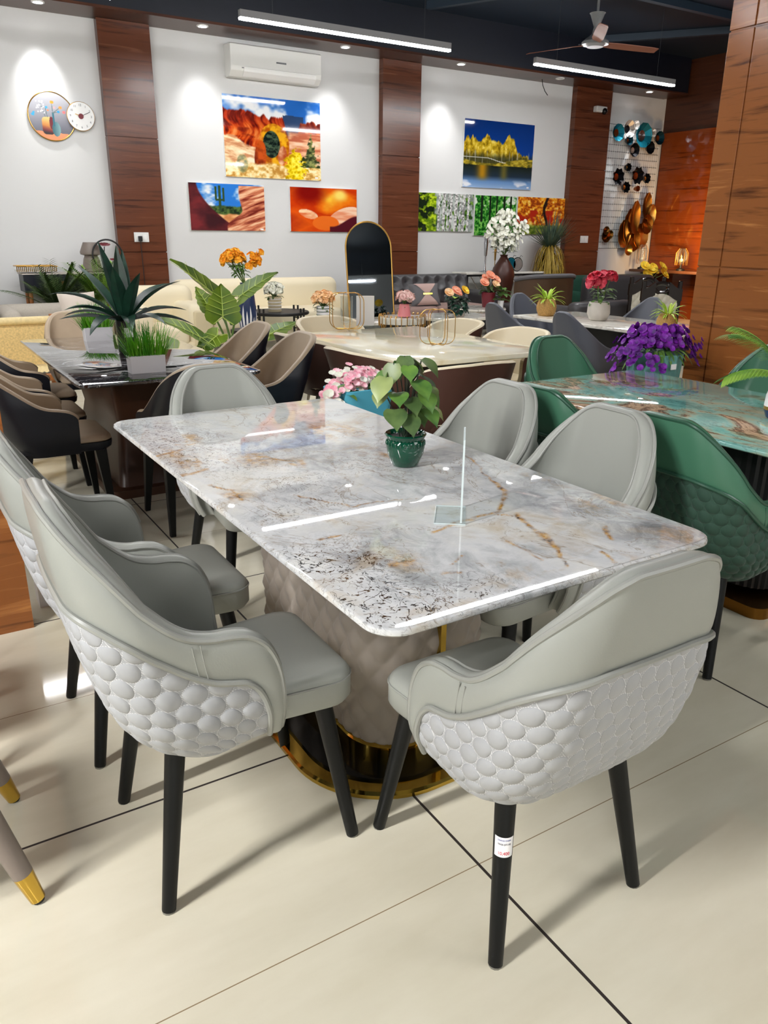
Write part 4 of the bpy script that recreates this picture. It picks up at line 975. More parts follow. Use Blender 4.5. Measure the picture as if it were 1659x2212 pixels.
for px_i, (pts, wd) in enumerate((([(935, 1150), (985, 1128), (1052, 1112), (1085, 1092), (1082, 1062), (1062, 1040)], .011), ([(1118, 1112), (1145, 1140), (1180, 1168), (1205, 1190), (1222, 1225)], .010), ([(1062, 1040), (1030, 1000), (1010, 985)], .006),
                ([(1290, 1195), (1325, 1215), (1360, 1232)], .008), ([(1090, 1170), (1130, 1190), (1165, 1212)], .006), ([(450, 1045), (495, 1060), (520, 1080)], .009), ([(690, 1165), (740, 1158)], .008), ([(840, 1222), (885, 1212)], .012),
                ([(1305, 1140), (1320, 1165)], .008), ([(945, 1240), (985, 1237)], .006), ([(965, 1222), (990, 1200)], .004), ([(330, 985), (395, 970)], .016), ([(380, 1030), (440, 1012)], .02), ([(640, 1070), (760, 1095), (900, 1075)], .005), ([(380, 960), (420, 958)], .012), ([(560, 985), (640, 1000)], .014), ([(1120, 1118), (1060, 1110)], .005))):
    gold_m = np.maximum(gold_m, seg([tp(*p) for p in pts], wd*(.55+.9*fbm(gx, gy, 9, 18, int(px_i))), .045, int(wd*9000)+px_i))
patches = [(430, 1000, .10), (340, 985, .12), (395, 945, .10), (560, 990, .10), (640, 1000, .06), (850, 985, .09), (720, 930, .14), (860, 1215, .04), (1330, 1215, .05), (1460, 1160, .05), (1290, 1085, .06), (500, 1070, .05)]
blk = np.zeros(X.shape)
def blob(px, py, r, k=1.0):
    a, b = tp(px, py); return k*np.exp(-(((X-a)**2+(Y-b)**2)/r**2))
for px, py, r, k in ((800, 1310, .15, 1.3), (900, 1300, .10, .9), (690, 1215, .12, 1.1), (770, 1205, .09, .9), (860, 1330, .1, 1.2), (640, 1225, .07, 1), (760, 1255, .12, .8), (430, 985, .2, .8), (380, 950, .15, .8), (520, 990, .18, .6), (640, 1040, .12, .5), (700, 1090, .12, .4), (1040, 1280, .1, .7), (600, 1110, .08, .6), (330, 930, .2, .5), (800, 1000, .15, .4), (950, 1300, .06, .8)): blk = np.maximum(blk, blob(px, py, r, k))
for px, py, r in patches: gold_m = np.maximum(gold_m, blob(px, py, r, .85)*sst(.46, .62, fbm(gx, gy, 16, 10, px)))
gry = np.full(X.shape, .16)
for px, py, r, k in ((1260, 1090, .2, .9), (1420, 1150, .16, .9), (760, 1200, .10, .8), (850, 1160, .14, .7), (980, 1000, .25, .6), (700, 960, .25, .6), (600, 1060, .2, .35), (1180, 1060, .2, .6), (900, 1050, .2, .4), (1050, 960, .2, .5), (1480, 1150, .1, .9), (470, 960, .2, .4)): gry = np.maximum(gry, blob(px, py, r, k))
cols = np.stack([np.clip(gold_m, 0, 1), np.clip(blk, 0, 1), np.clip(gry, 0, 1), np.ones(X.shape)], -1)
m = MB(); m.v = [(float(a), float(b), TZ) for a, b in zip(X.ravel(), Y.ravel())]
m.f = [(i*ny+j, (i+1)*ny+j, (i+1)*ny+j+1, i*ny+j+1) for i in range(nx-1) for j in range(ny-1)]
m.build('veined_surface', 'stone_main', top, colors=cols.reshape(-1, 4), recalc=False)
def sup(hx, hy, n, p=2.6, cx=0, cy=0):
    out = []
    for i in range(n):
        a = 2*PI*i/n; c, s_ = cos(a), sin(a); out.append((cx+hx*math.copysign(abs(c)**(2/p), c), cy+hy*math.copysign(abs(s_)**(2/p), s_)))
    return out
px_ = -.05
py_ = -.21
def outline(hx, hy, r, n=14): return rrect(2*hx, 2*hy, r, n, px_, py_)
# quilted pedestal body
base = outline(.215, .42, .15, 14); P = []; acc = [0]
dense = []
for i in range(len(base)):
    a = Vector(base[i]); b = Vector(base[(i+1) % len(base)]); k = max(1, int((b-a).length/.0065)); dense += [a+(b-a)*j/k for j in range(k)]
for i in range(1, len(dense)+1): acc.append(acc[-1]+(dense[i % len(dense)]-dense[i-1]).length)
per = acc[-1]; cell = per/round(per/.085); nz = 100; rings = []
for k in range(nz):
    z = .085+(.737-.085)*k/(nz-1); rg = []; tw = 1+.06*(z-.08)
    for i, p in enumerate(dense):
        u = acc[i]; a = (u/cell+z/.115) % 1; b = (u/cell-z/.115) % 1
        h = .018*(min(a, 1-a)*2)**.45*(min(b, 1-b)*2)**.45
        nr = (dense[(i+1) % len(dense)]-dense[i-1]).normalized(); nr = Vector((nr.y, -nr.x)); q = p+nr*h
        rg.append((px_+(q.x-px_)*tw, q.y, z))
    rings.append(rg)
ped = MB().loft(rings).build('pedestal', 'velvet_taupe', t, angle=3)
for sy in (-1, 1): MB().box((px_, py_+sy*.434, .41), (.018, .022, .66)).build('metal_strip', 'gold', t, smooth=False)
mb = MB(); mb.loft([[(x, y, z) for x, y in outline(.232*q, .437*q, .16, 14)] for q, z in ((1.0, .02), (1.0, .083), (.98, .087))]); mb.build('pedestal_collar', 'gold', t, angle=.5)
mb = MB(); mb.loft([[(x, y, z) for x, y in outline(.385+i_, .545+i_, .30, 16)] for i_, z in ((0, 0), (0, .012), (-.006, .02))]); mb.build('plinth', 'gold', t, angle=.5)
mb = MB(); mb.loft([[(x, y, z) for x, y in outline(.335, .495, .26, 16)] for z in (.0202, .028)]); mb.build('plinth_top', 'black_gloss', t, angle=.5)

def pedestal_table(label, cx, cy, w_, l_, m, th, group=None, fl=False, base='black_matte', r=.07):
    t = thing('dining_table', label, 'table', (cx, cy, 0)); slab('tabletop', w_, l_, .76-th, .76, r, m, t)
    mb = MB(); hx, hy = w_*.26, l_*.30; o = []
    if fl:
        mb.loft([[(x*(1+.02*(i % 2)), y*(1+.012*(i % 2)), z) for i, (x, y) in enumerate(sup(hx, hy, 96, 5))] for z in (.08, .76-th)])
    else: mb.loft([[(x, y, z) for x, y in rrect(2*hx*q, 2*hy*q, .05, 5)] for q, z in ((1, .05), (.8, .4), (1.0, .76-th))])
    mb.build('pedestal', base, t, smooth=not fl, angle=.6)
    mb = MB().loft([[(x, y, z) for x, y in rrect(2*hx+.14, 2*hy+.14, .06, 5)] for z in (0, .05)]); mb.build('plinth', 'antique_gold' if fl else base, t, angle=.5)
    return t
pedestal_table('black marble dining table with white veins in the left background', 1.26, 5.27, 1.03, 2.12, 'marble_black', .02, base='walnut')
pedestal_table('ivory stone dining table holding two gold wire vases', 3.30, 4.93, 1.20, 1.76, 'marble_ivory', .035, r=.03)
pedestal_table('white marble dining table holding a rose pot and two straw pots', 5.80, 5.20, .88, 2.06, 'marble_white', .03, r=.015)
pedestal_table('turquoise and brown stone dining table at the right photo edge', 3.20, 2.27, 1.08, 1.86, 'stone_green', .02, fl=True)

# ------------------------------------------------------------------ plants and things on the tables
def pot_plant_soil(root, r, z): return MB().lathe([(1e-4, z), (r, z)], 20).build('soil', 'soil', root)
rnd = random.Random(3)
def heart(f): return (0.30+.70*sin(PI*min(1, (f+.12)*.95))**.9)*(1-f**3.2) if f > .02 else .55
# green glazed pot with pothos
p = at(875, 1004, z=TZ); t = thing('potted_plant', 'leafy green plant in a glossy dark green pot on the main table', 'plant', p, 0, None, (.86, .86, .86))
MB().lathe([(.046, 0), (.052, .004), (.070, .045), (.077, .08), (.0745, .098), (.070, .106), (.080, .122), (.083, .128), (.079, .133), (.072, .126), (.068, .115)], 40).build('pot', 'pot_green', t)
MB().lathe([(1e-4, .117), (.069, .116)], 24).build('soil', 'soil', t)
m = MB()
for i in range(26):
    a = 2*PI*i/26; m.sphere((.0755*cos(a), .0755*sin(a), .094), .0052, 6, (1, 1, 2.0))
m.build('beaded_rim', 'pot_green', t)
ms = MB(); lv = [MB() for _ in range(3)]
spec = [(-.118, .02, .30), (-.07, -.03, .30), (-.10, -.05, .24), (-.03, -.06, .28), (.0, -.07, .345), (.02, -.05, .26), (.07, -.04, .31), (.10, -.02, .30), (.085, .03, .35), (.03, .03, .42), (-.02, .05, .41), (.0, .02, .43), (.06, .05, .40), (-.08, .06, .37), (.09, .06, .27), (-.12, -.01, .36), (.05, -.08, .235), (-.05, -.08, .22), (.11, -.05, .23), (-.02, -.04, .40), (.075, -.01, .415), (-.06, .02, .405), (.03, -.09, .30)]
for i, (x, y, z) in enumerate(spec):
    b = Vector((rnd.uniform(-.02, .02), rnd.uniform(-.02, .02), .115)); e = Vector((x, y, z)); mid = (b*.4+e*.6)*.9+Vector((0, 0, .07))
    e = Vector((e.x*.82, e.y*.82, e.z)); pts = [b*(1-f)**2+mid*2*f*(1-f)+e*f*f for f in np.linspace(0, 1, 9)]; ms.tube(pts, .0027, 6)
    d = Vector((x*3+rnd.uniform(-.1, .1), y*3-.35+rnd.uniform(-.2, .2), -.28+rnd.uniform(-.3, .25)))
    L = rnd.uniform(.075, .112); blade(lv[i % 3], e, d, L, L*.92, .9, 8, .10, shape=heart)
ms.build('stems', 'stem_dark', t)
for q, nm in zip(lv, ('leaf_pothos', 'leaf_mid', 'leaf_olive')): q.build('foliage', nm, t)
MB().grid(lambda a, b: (.0762*cos(lerp(-.55, -.1, a)) if b < 2 else 0, .0762*sin(lerp(-.55, -.1, a)), .045+.032*b), 5, 2)
m = MB().grid(lambda a, b: ((lerp(.0712, .0772, b))*cos(lerp(-.62, -.2, a)), lerp(.0712, .0772, b)*sin(lerp(-.62, -.2, a)), .046+.034*b), 6, 3); m.build('price_sticker', 'label_white', t)

# clear acrylic sign holder, seen edge on
p = at(1001, 1150, z=TZ); a = at(996, 1092, z=TZ)
t = thing('sign_holder', 'empty clear acrylic sign holder standing on the main table', 'sign holder', (1.265, 1.635, TZ), math.radians(-37.5))
MB().box((-.03, 0, .0022), (.085, .15, .003)).build('foot', 'acrylic', t, smooth=False)
MB().box((0.0, 0, .122), (.0045, .15, .23)).build('panel', 'acrylic', t, smooth=False)
m = MB()
for c_, d_ in (((0, -.0755, .122), (.005, .0012, .23)), ((0, .0755, .122), (.005, .0012, .23)), ((0, 0, .2375), (.005, .152, .0012)), ((-.0735, 0, .0022), (.0012, .15, .003)), ((-.03, -.0755, .0022), (.085, .0012, .003)), ((-.03, .0755, .0022), (.085, .0012, .003))): m.box(c_, d_)
m.build('bright_edges', 'acrylic_edge', t, smooth=False)

# teal planter with pink flowers
t = thing('flower_planter', 'tall teal planter of pink and white flowers behind the main table', 'planter', (2.12, 3.72, 0), .1)
MB().loft([[(x, y, z) for x, y in rrect(w_, w_*.8, .05, 6)] for w_, z in ((.22, 0), (.33, .715), (.32, .72), (.30, .70), (.29, .68))]).build('pot', 'teal_pot', t, angle=.5)
mp, mw, ml = MB(), MB(), MB(); rnd = random.Random(5)
for i in range(170):
    x, y = rnd.uniform(-.15, .16), rnd.uniform(-.12, .10); z = .72+rnd.uniform(-.01, .11)*(1-abs(x)*2)
    petals(mp if rnd.random() < .62 else mw, (x, y, z), (x*2, y*2-.5, 1), rnd.uniform(.014, .023), 5, .3, rnd)
for i in range(70):
    x = -.17-rnd.uniform(0, .09); z = .73-rnd.uniform(0, .17); petals(mw if rnd.random() < .6 else mp, (x, -.06+rnd.uniform(-.05, .05), z), (-.5, -.8, .5), rnd.uniform(.014, .023), 5, .3, rnd)
for i in range(22): x = rnd.uniform(-.2, .15); blade(ml, (x, rnd.uniform(-.1, .05), .70), (rnd.uniform(-1, 1), rnd.uniform(-1, .2), rnd.uniform(.2, 1.2)), rnd.uniform(.07, .12), .035, 1)
for i in range(8): blade(ml, (-.2+rnd.uniform(-.05, .03), -.08, .62+rnd.uniform(-.08, .06)), (rnd.uniform(-1, .3), -.6, -.2), .08, .03, .6)
mp.build('pink_blossoms', 'petal_pink', t); mw.build('white_blossoms', 'petal_white', t); ml.build('leaves', 'leaf_mid', t)

# black marble table: two grass boxes and a tall agave
def grass_box(label, p, w_, rz=0, seed=1):
    t = thing('grass_planter', label, 'plant', p, rz, 'white grass boxes on the black marble table'); r_ = random.Random(seed)
    m = MB(); d_ = .09; h_ = .095
    m.loft([[(x, y, z) for x, y in rrect(w_*q, d_*q, .004, 2)] for q, z in ((.97, 0), (1, h_))], cap=False)
    m.loft([[(x, y, z) for x, y in rrect(w_*q-.012, d_*q-.012, .003, 2)] for q, z in ((1, h_), (.98, .07))]); m.build('box', 'pot_white', t, smooth=False)
    MB().box((0, 0, .035), (w_*.96, d_*.9, .07)).build('soil', 'leaf_dark', t, smooth=False)
    g = MB()
    for i in range(330):
        x, y = r_.uniform(-.46, .46)*w_, r_.uniform(-.4, .4)*d_
        blade(g, (x, y, .06), (x*3/w_*.25+r_.uniform(-.28, .28), r_.uniform(-.3, .3), 1), r_.uniform(.13, .235), .007, r_.uniform(.2, .9), 5, .1, shape=lambda f: 1-.8*f)
    g.build('grass', 'grass_green', t); return t
grass_box('white grass box on the black marble table, nearer one in front of the agave', (1.175, 4.49, .76), .20, .0, 1)
grass_box('white grass box on the black marble table, farther one behind the agave', (1.25, 6.05, .76), .20, .0, 2)
t = thing('agave_plant', 'dark green agave in a tall black pot on the black marble table', 'plant', (1.28, 5.32, .76))
MB().lathe([(.055, 0), (.060, .01), (.062, .20), (.058, .21), (.05, .2)], 24).build('pot', 'pot_black', t)
MB().box((.0, -.063, .135), (.055, .003, .06)).build('price_tag', 'label_white', t, smooth=False)
g = MB(); rnd = random.Random(9); shp = lambda f: (.55+.9*f) if f < .45 else .955*(1-((f-.45)/.55)**1.7)+.01
for a, el, L, bd in ((2.5, .55, .52, .9), (3.1, .35, .5, .5), (.1, .55, .55, .8), (.5, .9, .5, .9), (-.2, .35, .56, .8), (2.2, 1.0, .5, .5), (1.5, 1.5, .5, .1), (1.2, 1.25, .5, .2), (2.0, 1.3, .55, .3), (-.9, .6, .4, 1.2), (-1.7, .7, .42, 1.6), (-2.4, .55, .5, 1.3), (3.3, .75, .5, 1.0), (-1.3, 1.15, .4, .6), (-2.0, 1.2, .42, .5), (-.4, 1.0, .46, .9), (.9, .5, .5, .8), (2.8, .9, .5, 1.1)):
    blade(g, (.03*cos(a), .03*sin(a), .2), (cos(a)*cos(el), sin(a)*cos(el), sin(el)), L*(.95 if el > .8 else .76), .098, bd, 9, .22, shape=shp)
g.build('leaves', 'leaf_dark', t)
MB().lathe([(.03, .18), (.045, .24), (.02, .3)], 14).build('stem', 'stem_dark', t)

# ivory table: two wire vases and a white card
def wire_vase(label, p, sc, m, rz):
    t = thing('wire_vase', label, 'vase', p, rz, 'gold wire vases on the ivory table', (sc, sc, sc)); mm = MB()
    for k in range(3):
        a = PI*k/3; c_, s_ = cos(a), sin(a)
        mm.tube([(x*c_, x*s_, z) for x, z in rrect(.25, .24, .06, 6, 0, .123)], .0028, 6, True)
    mm.build('wire_frame', m, t)
    MB().lathe([(1e-4, .03), (.03, .032), (.04, .045), (.042, .22), (.039, .22), (.037, .05), (1e-4, .042)], 24).build('glass_tube', 'glass', t); return t
wire_vase('gold wire frame vase with glass tube beside the white card', at(749, 711, z=.76), 1.22, 'gold_soft', .2)
wire_vase('gold wire frame vase with glass tube, right one on the ivory table', at(944, 744, z=.76), 1.02, 'gold_soft', .5)
p = at(789, 704, z=.76); t = thing('sign_card', 'white card standing in a clear holder on the ivory table', 'sign', p, -.5)
MB().box((0, 0, .13), (.155, .006, .25)).build('card', 'label_white', t, smooth=False); MB().box((0, .03, .003), (.155, .08, .006)).build('holder_foot', 'acrylic', t, smooth=False)

# white marble table
def straw_pot(label, p, sc, lm):
    t = thing('potted_plant', label, 'plant', p, 0, 'straw pots on the white marble table', (sc, sc, sc)); m = MB(); n = 40; rows = 16; rg = []
    for j in range(rows+1):
        f = j/rows; r = .062+.028*sin(PI*min(1, f*.95+.02)); rg.append([((r+.006*((i//2+j) % 2))*cos(2*PI*i/n), (r+.006*((i//2+j) % 2))*sin(2*PI*i/n), .155*f) for i in range(n)])
    m.loft(rg); m.build('woven_pot', 'straw_pot', t, angle=3); g = MB(); r_ = random.Random(2)
    for i in range(34):
        a = r_.uniform(0, 2*PI); el = r_.uniform(.3, 1.4); blade(g, (.02*cos(a), .02*sin(a), .14), (cos(a)*cos(el), sin(a)*cos(el), sin(el)), r_.uniform(.12, .19), .02, 1.4, 6, .2)
    g.build('leaves', lm, t); return t
straw_pot('small green plant in a woven straw pot, left one on the white marble table', at(1179, 682, z=.76), 1.05, 'leaf_lime')
straw_pot('small green plant in a woven straw pot, right one near the wood pillar', at(1438, 715, z=.76), .92, 'leaf_lime')
p = at(1291, 692, z=.76); t = thing('flower_pot', 'two pink roses in a round pale stone pot on the white marble table', 'plant', p, 0, None, (1.1, 1.1, 1.1))
MB().lathe([(.06, 0), (.075, .01), (.098, .06), (.095, .12), (.085, .15), (.088, .155), (.078, .153), (.07, .13)], 28).build('pot', 'stone_pot', t)
m = MB(); rnd = random.Random(4)
for c, r in (((-.09, -.03, .33), .066), ((.13, .02, .36), .044), ((.05, .03, .38), .032)):
    ball_of_petals(m, c, r*.8, 26, r*.75, rnd, .1); m.sphere(c, r*.62, 12)
m.build('roses', 'petal_rose', t)
m = MB(); m.tube([(-.01, 0, .14), (-.04, -.01, .24), (-.07, -.03, .34)], .005, 6); m.tube([(.02, 0, .14), (.09, .02, .26), (.13, .02, .36)], .005, 6); m.build('stems', 'stem_green', t)
m = MB()
for i in range(26): a = rnd.uniform(0, 2*PI); blade(m, (.04*cos(a)+.02, .03*sin(a), .15+rnd.uniform(0, .12)), (cos(a), sin(a)-.3, rnd.uniform(-.1, .8)), rnd.uniform(.07, .11), .04, .9)
m.build('leaves', 'leaf_mid', t)
# turquoise table surroundings
t = thing('flower_planter', 'ribbed teal planter overflowing with purple flowers behind the turquoise table', 'planter', (4.22, 3.46, 0))
rg = [[((.12+.05*z/.8+.008*(i % 4 < 2))*cos(2*PI*i/48), (.12+.05*z/.8+.008*(i % 4 < 2))*sin(2*PI*i/48), z) for i in range(48)] for z in (0, .4, .80)]
MB().loft(rg).build('pot', 'teal_ribbed', t, smooth=False)
MB().box((-.03, -.182, .73), (.05, .003, .035)).build('price_tag', 'label_white', t, smooth=False)
m, ml = MB(), MB(); rnd = random.Random(11)
for i in range(420):
    a = rnd.uniform(0, 2*PI); rr = rnd.uniform(.05, .34); z = .86+.10*rnd.random()-max(0, rr-.2)*rnd.uniform(.3, 1.9)
    if abs(rr*cos(a)) < .13 and rr*sin(a) < -.04 and z < .84: continue
    petals(m, (rr*cos(a)*1.02, rr*sin(a)*.7, z), (cos(a), sin(a), .6), rnd.uniform(.016, .028), 5, .5, rnd)
for i in range(34): a = rnd.uniform(0, 2*PI); blade(ml, (.12*cos(a), .1*sin(a), .82), (cos(a), sin(a), rnd.uniform(-.3, 1)), rnd.uniform(.1, .2), .022, 1.4)
m.build('purple_blossoms', 'petal_violet', t); ml.build('leaves', 'leaf_mid', t)
t = thing('potted_palm', 'palm in a white and navy vase on the turquoise table at the photo edge', 'plant', (3.245, 1.945, .76))
MB().lathe([(.05, 0), (.06, .005), (.072, .035), (.074, .04)], 28).build('vase_base', 'navy_pot', t)
MB().lathe([(.0742, .04), (.0746, .055)], 28).build('vase_band', 'gold_soft', t)
MB().lathe([(.0744, .055), (.072, .10), (.055, .16), (.04, .19), (.036, .188), (.03, .16)], 28).build('vase_body', 'pot_white', t)
m = MB(); rnd = random.Random(2)
for a, el, L in ((2.58, .62, .27), (2.3, 1.12, .32), (1.4, .9, .40), (.6, .8, .5), (-.4, .7, .5), (-1.4, .9, .4)):
    d = Vector((cos(a)*cos(el), sin(a)*cos(el), sin(el))); p = Vector((0, 0, .17)); pts = [p.copy()]
    for k in range(16): d = (d+Vector((0, 0, -.07))).normalized(); p = p+d*L/16; pts.append(p.copy())
    m.tube(pts, .003, 5)
    for k in range(4, 17):
        d = (pts[k]-pts[k-1]).normalized(); sd = d.cross(Vector((0, 0, 1))).normalized()
        for s_ in (-1, 1):
            for off in (0, .33, .66): blade(m, pts[k]+d*L/16*off, sd*s_+d*.8, .09*(1-.5*abs(k/16-.6)), .009, .7, 4, .1)
m.build('fronds', 'leaf_palm', t)

# ------------------------------------------------------------------ back of the showroom
# potted alocasia standing on the floor
t = thing('alocasia_plant', 'large leaved alocasia plant standing behind the black marble table', 'plant', (2.86, 7.55, 0))
MB().lathe([(.13, 0), (.17, .05), (.19, .3), (.2, .34), (.18, .33)], 24).build('pot', 'pot_white', t); MB().lathe([(1e-4, .3), (.18, .3)], 20).build('soil', 'soil', t)
mL, mS, mV = MB(), MB(), MB()
def aloc(base, tip, w_, nrm, seed):
    """arrow shaped leaf from its lobes (base) to its tip, with pale ribs"""
    base, tip = Vector(base), Vector(tip); ax = tip-base; L = ax.length; ax.normalize(); sd = ax.cross(Vector(nrm)).normalized(); nn = sd.cross(ax)
    ws = [(-.22, .30, .20), (-.1, .46, .16), (.05, .50, .0), (.18, .44, 0), (.3, .47, 0), (.42, .38, 0), (.54, .38, 0), (.66, .26, 0), (.78, .22, 0), (.9, .09, 0), (1, .004, 0)]
    vs = []
    for f, h, g in ws:
        c = base+ax*L*f-nn*(.10*L*f*f)
        vs += [c-sd*h*w_+nn*.06*w_, c-sd*g*w_, c+sd*g*w_, c+sd*h*w_+nn*.06*w_]
    fs = []
    for i in range(len(ws)-1):
        o = i*4; fs += [(o, o+1, o+5, o+4), (o+2, o+3, o+7, o+6)]
        if i >= 2: fs.append((o+1, o+2, o+6, o+5))
    mL.add(vs, fs)
    e = nn*.008
    for sgn in (1, -1):
        mV.tube([base+ax*L*f-nn*(.10*L*f*f)+e*sgn for f in (0, .3, .6, .95)], .006, 5, r1=.002)
        for f, h in ((.06, .46), (.22, .42), (.4, .36), (.58, .28)):
            for s_ in (-1, 1): mV.tube([base+ax*L*f-nn*.1*L*f*f+e*sgn, base+ax*L*(f+.16)+sd*s_*h*w_-nn*.1*L*f*f+nn*.05*w_+e*sgn], .004, 4, r1=.0015)
        for s_ in (-1, 1): mV.tube([base+e*sgn, base-ax*L*.2+sd*s_*.27*w_+nn*.05*w_+e*sgn], .004, 4)
    pb = Vector((random.uniform(-.05, .05), random.uniform(-.05, .05), .3)); mid = pb*.5+base*.5+Vector((0, 0, .12)); mS.tube([pb*(1-f)**2+mid*2*f*(1-f)+base*f*f for f in np.linspace(0, 1, 8)], .013, 7, r1=.008)
O = Vector((2.86, 7.55, 0))
def al(px0, py0, y0, px1, py1, y1, w_, nrm, s_): aloc(at(px0, py0, y=y0)-O, at(px1, py1, y=y1)-O, w_, nrm, s_)
random.seed(6)
al(481, 686, 7.25, 478, 612, 7.3, .37, (0, -1, .25), 1)
al(470, 640, 7.6, 374, 553, 7.9, .34, (.5, .2, .6), 2); al(520, 640, 7.4, 596, 583, 7.2, .30, (-.45, -.35, .8), 3); al(452, 668, 7.4, 424, 618, 7.5, .30, (.5, -.8, .1), 4)
al(436, 732, 7.0, 343, 680, 6.9, .34, (.3, -.4, .9), 5); al(580, 725, 7.2, 640, 690, 7.3, .3, (-.3, -.3, .9), 6); al(470, 725, 7.1, 420, 765, 6.95, .2, (0, -.6, .7), 7)
mL.build('leaves', 'leaf_alocasia', t); mV.build('leaf_veins', 'leaf_vein', t); mS.build('stems', 'stem_green', t)

# rattan lounge bench
t = thing('rattan_bench', 'woven rattan bench with a pale wooden front rail at the left photo edge', 'bench', (.42, 7.45, -.04))
MB().tube([(-1.3, .30, .80), (.78, .30, .80)], .035, 12).build('top_rail', 'rattan_pale', t)
m = MB(); nu, nv = 110, 30
m.grid(lambda a, b: (-1.28+2.04*a, .30-.10*(1-b)+.005*((int(round(a*(nu-1)))+int(round(b*(nv-1)))) % 2), .42+.36*b), nu, nv); m.build('woven_back', 'rattan', t, angle=3)
m = MB(); m.grid(lambda a, b: (-1.28+2.04*a, -.24+.50*b, .41+.012*((int(round(a*99))) % 2)), 100, 18); m.build('woven_seat', 'rattan_pale', t, angle=3)
MB().box((-.26, -.26, .375), (2.1, .06, .06)).build('front_rail', 'oak', t, smooth=False, bevel=.012)
MB().box((.76, .02, .37), (.05, .56, .05)).build('side_rail', 'oak', t, smooth=False, bevel=.01)
MB().box((.80, .30, .60), (.05, .05, .5)).build('back_post', 'oak', t, smooth=False)
for x in (-1.25, .74):
    for y in (-.25, .28): MB().cyl((x, y, .36), (x, y, .04), .025, .018).build('leg', 'oak', t)
for x in (.28, .42): MB().box((x, -.2905, .375), (.07, .003, .03)).build('price_tag', 'label_white', t, smooth=False)

# sofas
def cushion(label, p, w_, h_, d_, rz, m, tilt=.3, m2=None, group=None):
    t = thing('cushion', label, 'cushion', p, rz, group); mb = MB(); n = 17; rg = []
    def fn(sg):
        return lambda a, b: ((a-.5)*w_*(1-.07*sin(PI*b)), sg*d_/2*(max(0, 1-(2*a-1)**4)*max(0, 1-(2*b-1)**4))**.6, (b-.5)*h_*(1-.07*sin(PI*a)))
    mb.grid(fn(1), n, n); mb.grid(fn(-1), n, n); o = mb.build('cover', m, t, angle=3); o.rotation_euler = (-tilt, 0, 0); o.location = (0, 0, h_/2*cos(tilt))
    return t, o
def sofa(label, cx, cy, w_, d_, rz, m, seat_h=.45, back_h=.9, arm_h=.66, arm_w=.2, m_seat=None, legs='walnut', group=None, round_=.09, arms=(1, 1), cat='sofa', name='sofa', back_th=.26):
    t = thing(name, label, cat, (cx, cy, 0), rz, group)
    MB().box((0, 0, .22), (w_-.06, d_-.06, .2)).build('base', m, t, smooth=False, bevel=.03)
    aw = arm_w; x0 = -w_/2+(aw if arms[0] else 0); x1 = w_/2-(aw if arms[1] else 0)
    soft_box(MB(), ((x0+x1)/2, -back_th/2, (seat_h+.28)/2), (x1-x0-.01, d_-back_th, seat_h-.28), .06, .02).build('seat_cushion', m_seat or m, t)
    soft_box(MB(), ((x0+x1)/2 if False else 0, d_/2-back_th/2, (back_h+.2)/2), (w_-.02, back_th, back_h-.2), round_).build('backrest', m, t)
    for s_, on in ((-1, arms[0]), (1, arms[1])):
        if on: soft_box(MB(), (s_*(w_/2-aw/2), -.02, (arm_h+.14)/2), (aw, d_-.04, arm_h-.14), min(.09, aw*.45)).build('arm', m, t)
    for sx in (-1, 1):
        for sy in (-1, 1): MB().cyl((sx*(w_/2-.12), sy*(d_/2-.1), .14), (sx*(w_/2-.1), sy*(d_/2-.08), 0), .03, .02).build('leg', legs, t)
    return t
sofa('cream sofa with a curved back against the white wall under the pictures', 4.55, 10.55, 2.55, .95, 0, 'cream_fabric', .53, .92, .68, .30, round_=.12)
t = sofa('cream armchair with inset arm panel in front of the cream sofa', 2.70, 9.45, 1.0, .92, .0, 'cream_fabric', .50, .92, .74, .30, name='armchair', cat='armchair', round_=.12)
soft_box(MB(), (.35, -.465, .46), (.22, .05, .42), .024).build('arm_panel', 'cream_fabric_panel', t)
t = sofa('light grey armchair at the far left photo edge', .38, 9.8, 1.1, .95, 0, 'greige_fabric', .48, .98, .76, .22, name='armchair', cat='armchair')
cushion('pale cushion on the light grey armchair at the left photo edge', (.70, 9.55, .50), .42, .38, .16, 0, 'pink_greige')
t = sofa('light grey sofa in front of the black console at the left', 1.56, 9.82, 1.16, .95, 0, 'greige_fabric', .46, .72, .72, .2, round_=.1)
cushion('pale cushion leaning on the light grey sofa behind the grass box', (1.80, 9.55, .48), .42, .42, .16, .1, 'pink_greige', .35)
# tufted dark sofa
t = thing('sofa', 'dark tufted leather sofa with mauve seat to the right of the arched mirror', 'sofa', (7.22, 10.55, 0))
W_ = 2.5
MB().box((0, -.05, .2), (W_-.1, .85, .22)).build('base', 'charcoal_side', t, smooth=False, bevel=.03)
def tuft(a, b):
    x = (a-.5)*(W_-.5); z = .42+.50*b; u = x/.21; r = (b*2.6); j = math.floor(r+.5); best = 9
    for jj in (math.floor(r), math.floor(r)+1):
        o = .5 if jj % 2 else 0; q = u-o; du = (q-round(q)); dv = (r-jj); best = min(best, math.hypot(du, dv*.9))
    h = .075*min(1, (best/.5))**.55
    roll = .12*sst(.75, 1, np.array(b))
    return (x, .20+.1*b-h-(.05*float(sin(PI*b))), z)
MB().grid(tuft, 150, 40).build('tufted_back', 'charcoal_leather', t, angle=3)
soft_box(MB(), (0, .33, .60), (W_-.46, .2, .66), .09).build('backrest', 'charcoal_leather', t)
for s_ in (-.5, .5): soft_box(MB(), (s_*.98, -.14, .40), (.975, .62, .17), .05, .02).build('seat_cushion', 'mauve_velvet', t)
